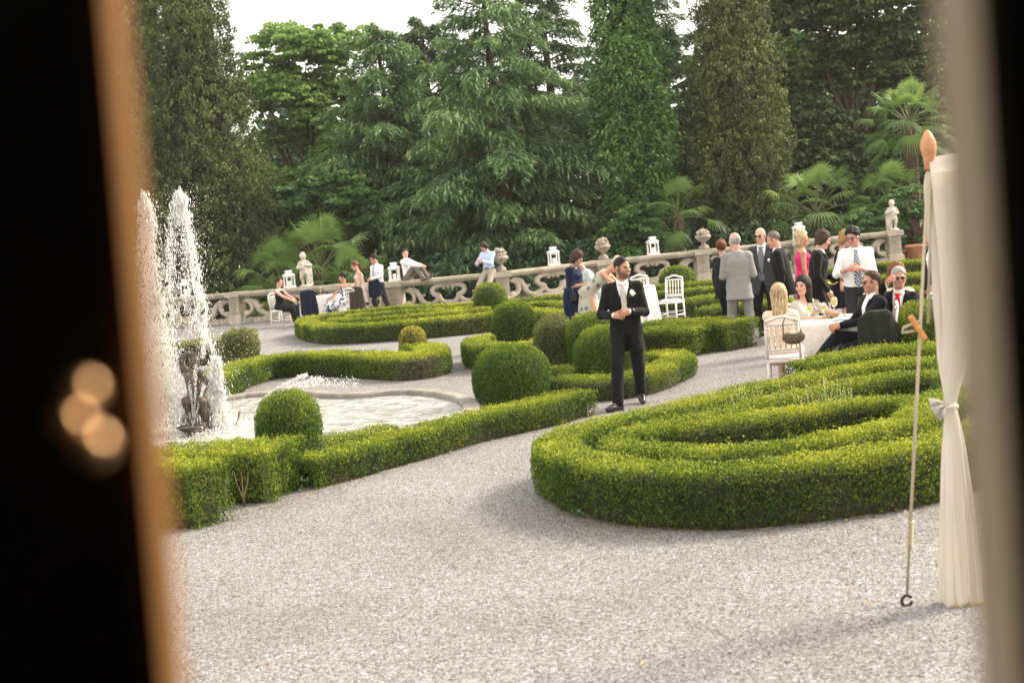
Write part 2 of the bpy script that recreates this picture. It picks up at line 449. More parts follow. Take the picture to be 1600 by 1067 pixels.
# lanterns
white_m = mat('white_paint', (.80, .79, .76), .45)
wax_m = mat('candle_wax', (.82, .77, .66), .5)
def lantern(loc, label, rz=.3):
    t = tag(empty('lantern', loc, rz), label, 'lantern', 'white lanterns on the balustrade')
    b = MB().box((0, 0, .03), (.29, .29, .06))
    for sx in (-1, 1):
        for sy in (-1, 1): b.box((sx*.115, sy*.115, .20), (.035, .035, .28))
        b.box((sx*.115, 0, .325), (.03, .2, .03)).box((0, sx*.115, .325), (.2, .03, .03))
    b.build('frame', white_m, t)
    MB().box((0, 0, .365), (.29, .29, .045)).box((0, 0, .405), (.27, .27, .035), taper=.6).box((0, 0, .452), (.15, .15, .058)).box((0, 0, .495), (.19, .19, .026), taper=.8).build('roof', white_m, t)
    MB().lathe([(.045, .06), (.045, .2), (.03, .205)], n=12).build('candle', wax_m, t, True)
    return t
for px, lb in ((290, 'white lantern standing behind the fountain spray, leftmost on the balustrade'), (453, 'white lantern on the balustrade beside the stone cherub and the palm'), (617, 'white lantern on the balustrade beside the seated man hugging his knee'), (866, 'white lantern on the balustrade above the woman in the navy dress'), (1021, 'white lantern on the balustrade to the right of the groom, above the white chair'), (1249, 'white lantern whose top shows above the blonde woman in pink')):
    lantern(rail_at(px)+Vector((0, 0, .003)), lb, .25 if px != 453 else .5)
# stone children
def putto(name, loc, label, mirror=1, s=1.0, arm_up=False, base_m=None):
    def fn(g):
        p = g*np.array([mirror, 1, 1], np.float32)
        d = sd_ell(p, (0, 0, .80), (.085, .09, .10))                      # head
        d = smin(d, sd_cone(p, (0, 0, .70), (0, .0, .62), .045, .06), .03)
        d = smin(d, sd_ell(p, (0, .0, .57), (.115, .085, .12)), .05)      # chest
        d = smin(d, sd_ell(p, (.01, -.01, .44), (.10, .09, .10)), .06)
        for a, b, r1, r2 in (((-.10, 0, .63), (-.15, -.02, .50), .045, .04), ((-.15, -.02, .50), (-.06, -.12, .50), .038, .03),
                             ((.10, 0, .63), (.17, 0, .53), .045, .04), ((.17, 0, .53), (.08, -.11, .56) if not arm_up else (.10, -.03, .80), .038, .03),
                             ((-.05, 0, .42), (-.07, -.04, .24), .075, .055), ((-.07, -.04, .24), (-.06, .02, .07), .05, .035),
                             ((.05, 0, .42), (.06, 0, .24), .075, .055), ((.06, 0, .24), (.05, .03, .07), .05, .035), ((.12, .06, .45), (.10, .08, .06), .07, .09), ((-.02, -.09, .58), (.02, -.10, .36), .05, .06)):
            d = smin(d, sd_cone(p, a, b, r1, r2), .025)
        d = smin(d, sd_cone(p, (-.06, .02, .06), (-.07, -.07, .05), .035, .025), .02)
        d = smin(d, sd_cone(p, (.05, .02, .06), (.05, -.07, .05), .035, .025), .02)
        d = np.minimum(d, sd_loft(p, [(0, 0, 0, .16, .15), (.05, 0, 0, .15, .14)], .01))
        return d+.006*nz3(p*30, 1.0)
    v, f = implicit(fn, (-.24, -.2, 0), (.24, .2, .92), .013)
    o = link(name, mesh_np(name, v, f, True), base_m or marble_m, None, loc); o.scale = (s,)*3
    return tag(o, label, 'statue')
putto('cherub_statue', rail_at(478)+Vector((0, 0, .002)), 'pale lichen-spotted stone cherub before the palm fronds, beside a white lantern', 1, 1.12)
putto('child_statue', rail_at(1396)+Vector((0, 0, .01)), 'small grey stone child statue on the end pillar of the balustrade by the flowerpots', -1, 1.0)

# ------------------------------------------------------------------ clipped box hedges
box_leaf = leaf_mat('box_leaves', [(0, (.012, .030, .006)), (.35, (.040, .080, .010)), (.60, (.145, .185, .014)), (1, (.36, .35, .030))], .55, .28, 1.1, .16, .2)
box_gold = leaf_mat('golden_box_leaves', [(0, (.05, .05, .01)), (.4, (.12, .12, .015)), (.7, (.25, .21, .02)), (1, (.42, .33, .03))], .45, .28, 1.4, .15)
box_olive = leaf_mat('olive_box_leaves', [(0, (.02, .028, .008)), (.4, (.06, .075, .018)), (.7, (.13, .14, .03)), (1, (.26, .25, .06))], .45, .25, 1.4, .2)
twig_m = mat('box_twigs', (.040, .034, .018), .95, var=.6, scale=25, bump=.8, bscale=60)
bark_m = mat('pale_twigs', (.22, .16, .10), .9, var=.3, scale=20)
def lsize(D): return max(.0195, .00115*D)
def hedge(pts, w, h, label, closed=False, seed=0, tintoff=0.0, group='low clipped box hedges of the parterre', px=True, lmat=None, rough=1.0, z=None, cover=1.45):
    rng = np.random.RandomState(100+seed)
    W3 = [G(p[0], p[1], h if z is None else z) for p in pts] if px else [Vector((*p, 0)) for p in pts]
    C = catmull([(p.x, p.y) for p in W3], .12, closed)
    n = len(C)
    if closed: T = np.roll(C, -1, 0)-np.roll(C, 1, 0)
    else: T = np.gradient(C, axis=0)
    T /= np.linalg.norm(T, axis=1, keepdims=True)+1e-9
    N = np.stack([-T[:, 1], T[:, 0]], 1)
    seg = np.linalg.norm(np.diff(C, axis=0, append=C[:1] if closed else C[-1:]), axis=1)
    org = C.mean(0); D = max(6, C[:, 1].mean()); s = lsize(C[:, 1].min()*.5+D*.5)
    # inner twiggy body
    hw = w/2; ins = .07
    prof = [(-hw+ins, 0.0), (-hw+ins, h-ins-.04), (-hw+ins+.05, h-ins), (hw-ins-.05, h-ins), (hw-ins, h-ins-.04), (hw-ins, 0.0)]
    vs = []
    for i in range(n):
        sh = np.zeros(2) if closed or 0 < i < n-1 else T[i]*(.09 if i == 0 else -.09)      # the body stops short of the leafy ends
        for a, zz in prof: vs.append((C[i, 0]+sh[0]+N[i, 0]*a-org[0], C[i, 1]+sh[1]+N[i, 1]*a-org[1], zz))
    k = len(prof); fs = []
    for i in range(n if closed else n-1):
        j = (i+1) % n
        for q in range(k-1): fs.append((i*k+q, j*k+q, j*k+q+1, i*k+q+1))
    me = bpy.data.meshes.new('box_hedge')
    if not closed: fs.append(tuple(range(k))); fs.append(tuple((n-1)*k+q for q in range(k-1, -1, -1)))
    me.from_pydata(vs, [], fs); me.update()
    root = link('box_hedge', me, twig_m, None, (org[0], org[1], 0))
    tag(root, label, 'hedge', group)
    # leaves on the sides, the top and the ends
    Lt = seg.sum(); cum = np.concatenate([[0], np.cumsum(seg)])
    lam = cover/(.3*s*s)
    def place(u):
        i = np.clip(np.searchsorted(cum, u, 'right')-1, 0, n-1); t = ((u-cum[i])/np.maximum(seg[i], 1e-6))[:, None]
        j = (i+1) % n if closed else np.minimum(i+1, n-1)
        return C[i]*(1-t)+C[j]*t, N[i]*(1-t)+N[j]*t
    P_, Nn, top = [], [], []
    for sgn in (-1, 1):
        m_ = int(Lt*h*lam); c, nn = place(rng.uniform(0, Lt, m_)); zz = rng.uniform(.0, h, m_)
        away = (nn[:, 1]*sgn) > .45
        keep = ~away | (rng.uniform(size=m_) < .45); c, nn, zz = c[keep], nn[keep], zz[keep]
        r0 = hw-.03*np.clip((zz-(h-.08))/.08, 0, 1)-.05*np.clip((.08-zz)/.08, 0, 1)
        p = np.stack([c[:, 0]+nn[:, 0]*sgn*r0, c[:, 1]+nn[:, 1]*sgn*r0, zz], 1)
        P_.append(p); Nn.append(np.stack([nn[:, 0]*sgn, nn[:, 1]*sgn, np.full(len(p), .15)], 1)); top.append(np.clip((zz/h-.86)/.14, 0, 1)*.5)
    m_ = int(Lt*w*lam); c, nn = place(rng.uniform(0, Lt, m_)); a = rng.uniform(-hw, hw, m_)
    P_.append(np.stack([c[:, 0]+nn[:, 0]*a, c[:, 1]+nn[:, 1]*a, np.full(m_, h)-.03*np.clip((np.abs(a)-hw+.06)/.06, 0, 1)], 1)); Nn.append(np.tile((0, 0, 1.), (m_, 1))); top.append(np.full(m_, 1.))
    if not closed:
        for e, sg in ((0, -1), (n-1, 1)):
            m_ = int(w*h*lam); a = rng.uniform(-hw, hw, m_); zz = rng.uniform(0, h, m_); t = T[e]*sg
            P_.append(np.stack([C[e, 0]+N[e, 0]*a+t[0]*.02, C[e, 1]+N[e, 1]*a+t[1]*.02, zz], 1)); Nn.append(np.tile((t[0], t[1], .1), (m_, 1))); top.append(np.clip((zz/h-.86)/.14, 0, 1)*.5)
    p = np.concatenate(P_); nn = np.concatenate(Nn); tp = np.concatenate(top)
    bump = (nz3(p, 5.0)*.020+nz3(p, 17.0)*.026+nz3(p, 41.0)*.012)*rough
    sprig = (rng.uniform(size=len(p)) < .05)*rng.uniform(0, .05, len(p))*(tp > .9)
    depth = rng.uniform(-.07, .016, len(p))
    p = p+nn*(bump+depth+sprig)[:, None]; p[:, 2] = np.maximum(p[:, 2], .006)
    thin = nz3(p, 2.3)+.5*nz3(p+7, 6.0); drop = (thin > .42) & (tp < .6) & (rng.uniform(size=len(p)) < .55); drop |= (p[:, 2] < .09) & (nz3(p, 7) > .0) & (rng.uniform(size=len(p)) < .6)
    p, nn, tp, depth = p[~drop], nn[~drop], tp[~drop], depth[~drop]
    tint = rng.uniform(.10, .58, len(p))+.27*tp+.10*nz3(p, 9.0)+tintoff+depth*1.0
    p[:, 0] -= org[0]; p[:, 1] -= org[1]
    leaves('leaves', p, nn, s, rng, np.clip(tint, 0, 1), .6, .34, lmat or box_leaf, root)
    return root
def topiary(c, r, h, label, seed=0, lmat=None, tintoff=0.0, sq=2.5, rough=1.0, group='clipped box balls and domes'):
    rng = np.random.RandomState(500+seed); D = c[1]; s = lsize(D)
    zc = h*.46
    def surf(d):
        e = np.stack([d[:, 0]/r, d[:, 1]/r, d[:, 2]/(np.where(d[:, 2] > 0, h-zc, zc*1.25))], 1)
        return 1/((np.abs(e)**sq).sum(1))**(1/sq)
    n = int(1.7*(2*math.pi*r*h+math.pi*r*r)/(.3*s*s))
    d = rng.normal(size=(n, 3)); d /= np.linalg.norm(d, axis=1, keepdims=True)
    p = d*surf(d)[:, None]; p[:, 2] += zc
    w = p+np.array([c[0], c[1], 0]); dep = rng.uniform(-.075, .014, n)
    p = p*(1+(nz3(w, 6)*.035+nz3(w, 18)*.035)[:, None]*rough)+d*dep[:, None]
    k = p[:, 2] > .01; p, d, w, dep = p[k], d[k], w[k], dep[k]
    core = MB(); prof = []
    for i in range(15):
        a = -math.pi/2+math.pi*i/14; dd = np.array([[math.cos(a), 0, math.sin(a)]]); q = dd[0]*surf(dd)[0]*.80
        prof.append((max(q[0], .003), max(q[2]+zc, 0.0+i*1e-4)))
    core.lathe(prof, n=20)
    root = link('box_topiary', core.mesh('box_topiary', True), twig_m, None, (c[0], c[1], 0)); tag(root, label, 'topiary', group)
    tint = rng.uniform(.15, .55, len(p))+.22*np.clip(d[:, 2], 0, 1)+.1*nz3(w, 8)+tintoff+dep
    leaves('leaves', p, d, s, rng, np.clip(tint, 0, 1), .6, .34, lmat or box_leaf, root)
    return root
sid = 0
def H(*a, **k):
    global sid; sid += 1; return hedge(*a, seed=sid, **k)
A_g = 'hedges of the oval parterre on the right'
H([(1570, 640), (1530, 662), (1470, 680), (1430, 690), (1370, 700), (1250, 716), (1141, 726), (1085, 727), (1000, 724), (931, 715), (885, 701), (868, 688), (890, 672), (945, 656), (1000, 643), (1050, 632), (1100, 621), (1150, 608), (1200, 597), (1250, 587), (1300, 577), (1350, 567), (1410, 562), (1460, 560)], .40, .42, 'outermost hedge of the oval parterre, its rounded end nearest the camera on the gravel', group=A_g)
H([(985, 674), (1040, 657), (1100, 645), (1160, 631), (1220, 617), (1280, 604), (1340, 593), (1410, 583), (1470, 580)], .36, .41, 'straight inner hedge running between the outer ring and the oval on the right', group=A_g)
H([(962, 688), (978, 676), (1020, 666), (1100, 657), (1160, 649), (1220, 640), (1280, 631), (1340, 623), (1400, 620), (1437, 628), (1428, 645), (1385, 659), (1340, 670), (1280, 682), (1220, 691), (1160, 697), (1100, 699), (1036, 697), (984, 695)], .34, .39, 'closed inner oval hedge around the bed of pale flower stalks', closed=True, group=A_g)
H([(1440, 626), (1500, 612), (1570, 600)], .60, .40, 'short hedge leading from the inner oval to the curtain', group=A_g)
H([(1256, 566), (1300, 555), (1350, 545), (1400, 540), (1480, 538)], .48, .50, 'square-ended hedge just behind the seated man in the dark suit', group=A_g)
topiary(G(1452, 596), .33, .92, 'tall box dome between the rope and the seated man with the red tie', 1, sq=2.8)
# long hedge before the pool and the block at its left
H([(474, 712), (539, 697), (591, 683), (644, 670), (696, 656), (749, 643), (801, 632), (854, 621), (880, 614), (908, 608)], .46, .29, 'long low hedge between the pool and the gravel path')
H([(505, 684), (550, 676), (610, 664)], .34, .27, 'short hedge spur beside the ball before the pool')
H([(150, 720), (230, 708), (300, 700), (380, 694), (446, 690)], .90, .46, 'broad uneven hedge block before the fountain with bare stems at its foot', rough=1.8)
H([(170, 735), (250, 722), (325, 721)], .44, .52, 'low square hedge block nearest the dark door, thin stems showing', rough=1.8, tintoff=.05)
def stems(pts):
    for (px, py, label) in pts:
        g = G(px, py); b = MB()
        for q in range(3):
            a = rs.uniform(-.6, .6); b.tube([(0, 0, 0), (.02*a, -.01, .1), (.05*a+.02*q-.02, .01, .2), (.11*a, .03, .3)], [.009, .007, .005, .003], 6)
        o = b.build('bare_stem', bark_m, None, True, g+Vector((0, .07, 0)))
        tag(o, label, 'stem', 'bare stems at the foot of the hedge blocks')
stems([(300, 812, 'bare woody stem under the square hedge block, at its right corner'), (268, 818, 'bare woody stem under the square hedge block, leftmost of all the stems'),
       (380, 793, 'middle one of three bare stems under the broad hedge block'), (352, 800, 'left one of three bare stems under the broad hedge block'), (403, 785, 'right one of three bare stems under the broad hedge block')])
topiary(G(456, 715), .335, .70, 'clipped box ball standing before the pool, right of the fountain', 2)
# hedges beyond the pool
H([(330, 588), (360, 573), (385, 564), (420, 556), (470, 551), (520, 550), (570, 551), (620, 553), (655, 552), (675, 546), (668, 539), (645, 537)], .55, .38, 'wavy low hedge beyond the pool, curling round a golden ball')
topiary(G(648, 562), .235, .56+.02, 'small golden clipped ball on the hedge beyond the pool', 3, box_gold, .1)
H([(190, 545), (260, 538), (310, 533), (350, 530)], 1.0, .45, 'pale hedge seen through the fountain spray', lmat=box_olive)
topiary(G(378, 572), .34, .70, 'shaggy olive green bush at the end of the hedge behind the fountain', 4, box_olive, .1, 3.2, 2.5)
# large parterre in the middle distance
Pg = 'hedges of the far parterre below the balustrade'
H([(500, 492), (482, 496), (478, 501), (500, 506), (540, 507), (617, 502), (696, 495), (767, 488), (812, 483), (855, 484), (905, 488)], .50, .40, 'front hedge of the far parterre with its rounded left end', group=Pg)
H([(500, 492), (539, 487), (617, 479), (696, 475), (750, 472)], .42, .38, 'back hedge of the far parterre under the standing man', group=Pg)
H([(515, 497), (565, 497), (644, 491), (722, 484), (765, 480)], .36, .38, 'inner hedge of the far parterre, nearer of two', group=Pg)
H([(540, 492), (600, 487), (660, 483), (740, 479)], .34, .36, 'inner hedge of the far parterre, farther of two', group=Pg)
H([(790, 469), (840, 464), (885, 460), (950, 454)], .42, .38, 'hedge behind the woman in navy, right of the small ball', group=Pg)
H([(800, 476), (850, 471), (892, 472), (950, 466)], .40, .38, 'hedge passing behind the knees of the woman in navy', group=Pg)
topiary(G(769, 501), .375, .88, 'rounded box cube on the far parterre under the boy in blue', 5, sq=3.0)
# parterre behind the groom
Ng = 'hedges of the parterre behind the groom'
H([(768, 523), (748, 526), (741, 531), (752, 536), (795, 537), (840, 532), (870, 528)], .42, .40, 'hedge curling round the broad box dome left of the groom', group=Ng)
topiary(G(807, 546), .40, .86, 'broad low box dome ringed by a hedge, left of the groom', 6, tintoff=-.05, sq=2.3)
topiary(G(803, 636), .475, .76, 'large dark box mound nearest the pool with sunlit tips', 7, tintoff=-.06, sq=2.2, rough=1.4)
topiary(G(871, 576), .31, .80, 'olive tinted box ball among the green domes', 8, box_olive, .05)
topiary(G(930, 574), .39, .82, 'green box dome behind the groom, the farther of two touching', 9)
topiary(G(957, 602), .45, .78, 'large green box dome directly behind the groom\'s legs', 10)
H([(868, 588), (920, 589), (970, 585), (1015, 575), (1045, 563), (1060, 554), (1040, 549), (1012, 552)], .46, .28, 'hedge looping behind the feet of the groom', group=Ng)
H([(855, 572), (905, 573)], .30, .30, 'small hedge piece between the dark mound and the green domes', group=Ng)
H([(1000, 513), (1050, 511), (1100, 509)], .62, .42, 'hedge block right of the groom, the nearer of two side by side', group=Ng, tintoff=-.03)
H([(1015, 502), (1080, 500), (1160, 499)], .80, .44, 'hedge block right of the groom ending at the grey suited man', group=Ng, tintoff=-.03)
Qg = 'far hedges below the right of the balustrade'
H([(1000, 447), (1060, 443), (1110, 438), (1200, 427)], .42, .38, 'farthest hedge right of the groom, below the balustrade', group=Qg)
H([(1000, 459), (1050, 454), (1100, 449), (1200, 438)], .42, .38, 'hedge behind the white chair, level with its back', group=Qg)
H([(990, 474), (1080, 466), (1130, 459), (1220, 450)], .46, .40, 'hedge right behind the legs of the white chair', group=Qg)
H([(1098, 481), (1130, 477), (1170, 473), (1240, 467)], .55, .42, 'short hedge block between the dark blouse and the grey suit', group=Qg)
topiary(G(1060, 461), .46, .74, 'clipped box ball below the balustrade, above the white chair', 11, sq=2.3)
H([(1290, 421), (1373, 411), (1450, 405), (1510, 400)], .55, .40, 'farthest hedge behind the man in the white shirt', group=Qg)
H([(1250, 446), (1340, 434), (1440, 427), (1500, 423)], .55, .40, 'middle hedge behind the curly haired guest', group=Qg)
H([(1330, 460), (1400, 452), (1500, 445)], .55, .40, 'nearer hedge behind the man with the red tie', group=Qg)
# pale stalks inside the oval
def stalks():
    r = np.random.RandomState(77); n = 420; b = []
    pts, ns, sz, tn, al = [], [], [], [], []
    for k in range(n):
        px = r.uniform(1105, 1330); py = 668-(px-1105)*.045+r.uniform(-9, 5)
        g = G(px, py, .15); g.z = 0; hh = r.uniform(.25, .52)*(1 if r.uniform() < .6 else .75); lean = r.normal(size=2)*.06
        for q in range(14):
            t = q/13; pts.append((g.x+lean[0]*t, g.y+lean[1]*t, hh*t+.02)); ns.append(r.normal(size=3)); al.append((lean[0]*.5+r.normal()*.15, r.normal()*.15, 1)); sz.append(.05 if t < .8 else .03); tn.append(.25+.3*r.uniform() if t < .82 else .9)
    pts = np.array(pts); c = pts.mean(0); c[2] = 0
    m_ = leaf_mat('stalk_leaves', [(0, (.05, .09, .03)), (.5, (.12, .17, .06)), (.8, (.25, .27, .09)), (1, (.40, .36, .12))], .6, .3, 2, .05)
    o = leaves('flower_stalks', pts-c, np.array(ns), np.array(sz), r, np.array(tn), .28, .3, m_, None, np.array(al)); o.location = c
    tag(o, 'patch of thin pale flower stalks and grey leaves inside the oval hedge', 'flowers', kind='stuff')
stalks()
sheet('soil_bed', [G(px, py, .0).to_2d()[:] for px, py in [(1010, 705), (1000, 690), (1150, 668), (1300, 650), (1420, 640), (1400, 668), (1280, 700), (1150, 715)]], .004, soil_m)
# fallen leaves and ivy at hedge feet
def litter():
    r = np.random.RandomState(5); n = 90
    px = r.uniform(280, 1420, n); py = r.uniform(640, 1040, n); px[:60] = r.uniform(480, 930, 60); py[:60] = 768-(px[:60]-480)*.31+r.uniform(-3, 12, 60)
    p = np.array([G(a, b, .012)[:] for a, b in zip(px, py)])
    c = p.mean(0); c[2] = 0
    m_ = leaf_mat('dry_leaves', [(0, (.20, .09, .03)), (.5, (.42, .24, .08)), (1, (.50, .36, .16))], .7, .1, 3, .1)
    o = leaves('fallen_leaves', p-c, np.tile((0, 0, 1.), (n, 1)), r.uniform(.015, .04, n), r, r.uniform(size=n), .6, .8, m_); o.location = c
    tag(o, 'small dry orange and tan leaves scattered on the gravel', 'leaves', kind='stuff')
litter()

def feet():
    """ivy creeping at the feet of the near hedges and brown litter caught along them"""
    r = np.random.RandomState(15); P_, N_, S_, T_ = [], [], [], []
    for (px, py, k) in ((918, 792, 26), (925, 812, 18), (1015, 816, 22), (1032, 818, 14), (1260, 808, 24), (1180, 816, 16), (1390, 790, 20), (1455, 776, 16), (560, 742, 14), (650, 712, 16), (740, 690, 12), (470, 768, 14), (860, 655, 12)):
        g = G(px, py)
        for q in range(k): P_.append((g.x+r.normal()*.09, g.y+.03+abs(r.normal())*.035, abs(r.normal())*.10+.012)); N_.append((r.normal()*.4, -1, .5)); S_.append(r.uniform(.028, .05)); T_.append(r.uniform(.2, .8))
    p = np.array(P_); c = p.mean(0); c[2] = 0
    m_ = leaf_mat('ivy_leaves', [(0, (.012, .035, .010)), (.6, (.05, .11, .03)), (1, (.11, .19, .06))], .35, .15, 3, .1)
    o = leaves('ivy_undergrowth', p-c, np.array(N_), np.array(S_), r, np.array(T_), .85, .6, m_); o.location = c; tag(o, 'patches of ivy creeping at the feet of the near hedges', 'ivy', kind='stuff')
    P_ = []
    for a, b, n in (((836, 760), (900, 808), 90), ((900, 808), (1000, 826), 120), ((1000, 826), (1180, 824), 170), ((1180, 824), (1330, 806), 150), ((1330, 806), (1460, 782), 120), ((462, 774), (640, 722), 150), ((640, 722), (840, 664), 150), ((840, 664), (930, 640), 70), ((300, 820), (460, 782), 120), ((940, 636), (1075, 592), 90), ((1050, 590), (1170, 548), 90)):
        t = r.uniform(size=n); off = r.exponential(5.0, n)-3
        for tt, oo in zip(t, off): P_.append(G(a[0]+(b[0]-a[0])*tt, a[1]+(b[1]-a[1])*tt+oo, .010)[:])
    p = np.array(P_); c = p.mean(0); c[2] = 0; n = len(p)
    m_ = leaf_mat('leaf_litter', [(0, (.05, .035, .02)), (.5, (.13, .085, .04)), (.8, (.10, .12, .03)), (1, (.34, .18, .06))], .8, .1, 3, .1)
    o = leaves('leaf_litter', p-c, np.tile((0, 0, 1.), (n, 1)), r.uniform(.012, .032, n), r, r.uniform(size=n), .7, .8, m_); o.location = c; tag(o, 'small brown clippings and dead leaves caught along the hedge feet', 'leaf litter', kind='stuff')
feet()
# ================================================================== POOL AND FOUNTAIN
rim_m = mat('pool_stone', (.22, .20, .17), .8, var=.3, scale=5, bump=.4, bscale=40)
wet_m = mat('wet_stone', (.075, .055, .040), .35, var=.6, scale=7, bump=1.0, bscale=30)
brass_m = mat('dull_bronze', (.12, .09, .06), .5, metal=.5)
pool_px = [(180, 650), (235, 636), (290, 626), (345, 620), (385, 614), (410, 612), (440, 611), (470, 609), (494, 611), (530, 614), (565, 613), (600, 610), (635, 608), (670, 609), (700, 613), (722, 619), (735, 628), (733, 640), (705, 655), (650, 668), (580, 682), (500, 690), (420, 700), (330, 705), (240, 705), (180, 690)]
PC = catmull([G(a, b, .14).to_2d()[:] for a, b in pool_px], .15, True)
def offset(C, d):
    T = np.roll(C, -1, 0)-np.roll(C, 1, 0); T /= np.linalg.norm(T, axis=1, keepdims=True)
    return C+np.stack([-T[:, 1], T[:, 0]], 1)*d
sgn = 1 if sum(PC[i, 0]*PC[(i+1) % len(PC), 1]-PC[(i+1) % len(PC), 0]*PC[i, 1] for i in range(len(PC))) > 0 else -1
inner = offset(PC, .10*sgn); outer = offset(PC, -.10*sgn)
pv, pf = [], []
prof = [(outer, 0.0), (outer, .12), (offset(PC, -.08*sgn), .14), (offset(PC, .08*sgn), .14), (inner, .12), (inner, .0)]
N_ = len(PC)
for c, z in prof: pv += [(x, y, z) for x, y in c]
for q in range(len(prof)-1):
    for i in range(N_):
        j = (i+1) % N_; pf.append((q*N_+i, q*N_+j, (q+1)*N_+j, (q+1)*N_+i))
c0 = PC.mean(0)
me = bpy.data.meshes.new('pool_rim'); me.from_pydata([(x-c0[0], y-c0[1], z) for x, y, z in pv], [], pf); me.update()
rim = link('pool_rim', me, rim_m, None, (c0[0], c0[1], 0)); tag(rim, 'low curving stone rim round the fountain pool', 'pool rim')
mt, n, l, b = new_mat('pool_water')
tc = n.new('ShaderNodeTexCoord'); mp = n.new('ShaderNodeMapping'); mp.inputs['Scale'].default_value = (1, 1.6, 1); l.new(tc.outputs['Object'], mp.inputs[0])
na = n.new('ShaderNodeTexNoise'); na.inputs['Scale'].default_value = 6; na.inputs['Detail'].default_value = 8; na.inputs['Distortion'].default_value = .6; l.new(mp.outputs[0], na.inputs['Vector'])
rp = n.new('ShaderNodeValToRGB'); rp.color_ramp.elements[0].position = .36; rp.color_ramp.elements[0].color = (.22, .23, .205, 1); rp.color_ramp.elements[1].position = .60; rp.color_ramp.elements[1].color = (.54, .54, .51, 1)
l.new(na.outputs['Fac'], rp.inputs[0]); l.new(rp.outputs[0], b.inputs['Base Color']); b.inputs['Roughness'].default_value = .12
bp = n.new('ShaderNodeBump'); bp.inputs['Strength'].default_value = .5; bp.inputs['Distance'].default_value = .05; l.new(na.outputs['Fac'], bp.inputs['Height']); l.new(bp.outputs[0], b.inputs['Normal'])
sheet('water', [tuple(p) for p in inner], .075, mt)

FC = G(312, 672, .08); FD = FC.y
fount = tag(empty('fountain', (FC.x, FC.y, .0)), 'dark wet rock fountain with a crouching bronze boy inside the spraying jets', 'fountain')
def rock(g):
    g = g*np.array([1.5, 1.15, 1.15], np.float32)
    d = sd_cone(g, (0, .05, 0), (-.02, .02, .55), .30, .16)
    d = smin(d, sd_ell(g, (.13, .05, .2), (.16, .16, .28)), .08); d = smin(d, sd_ell(g, (-.16, .0, .12), (.18, .18, .2)), .08)
    return d+.035*nz3(g, 9)+.02*nz3(g, 22)
v, f = implicit(rock, (-.5, -.4, -.05), (.5, .5, .85), .022); link('rock', mesh_np('rock', v, f, True), wet_m, fount)
def boy(g):
    g = g*np.array([1.28, 1.15, 1.1], np.float32)
    d = sd_cone(g, (0, 0, .50), (-.03, .0, .80), .12, .105)
    d = smin(d, sd_cone(g, (-.03, 0, .80), (.0, -.02, .93), .10, .05), .05)
    d = smin(d, sd_ell(g, (.05, -.04, 1.0), (.085, .09, .10)), .03)
    for a, b_, r1, r2 in (((-.13, 0, .86), (-.17, -.05, 1.03), .05, .04), ((-.17, -.05, 1.03), (-.02, -.05, 1.13), .042, .035), ((-.02, -.05, 1.13), (.08, -.06, 1.1), .035, .03),
                          ((.11, 0, .85), (.20, -.05, .72), .048, .04), ((.20, -.05, .72), (.10, -.14, .66), .038, .03),
                          ((-.06, -.02, .52), (-.12, -.2, .50), .08, .06), ((-.12, -.2, .50), (-.10, -.14, .25), .055, .04), ((.07, -.02, .52), (.14, -.18, .48), .08, .06), ((.14, -.18, .48), (.14, -.12, .24), .055, .04)):
        d = smin(d, sd_cone(g, a, b_, r1, r2), .025)
    return d+.008*nz3(g, 30)
v, f = implicit(boy, (-.32, -.32, .15), (.35, .2, 1.2), .016); link('boy_figure', mesh_np('boy_figure', v, f, True), wet_m, fount)
MB().lathe([(.04, .0), (.06, .05), (.16, .13), (.15, .12), (.03, .06)], n=18).build('shell_bowl', wet_m, fount, True, loc=(-.02, -.42, .06))
for k, (px, py, tl) in enumerate(((262, 668, (-.02, 0)), (272, 670, (0, 0)), (335, 660, (0, 0)), (356, 664, (0, 0)), (362, 662, (-.02, 0)), (349, 668, (0, 0)), (365, 663, (.10, .02)), (250, 666, (-.14, 0)))):
    g = G(px, py, .075)-Vector((FC.x, FC.y, 0)); hh = .17 if k < 6 else .16
    MB().tube([(g.x, g.y, -.02), (g.x+tl[0]*.3, g.y, hh*.5), (g.x+tl[0], g.y+tl[1], hh+.075)], [.02, .016, .014], 8).build('nozzle', brass_m, fount, True)
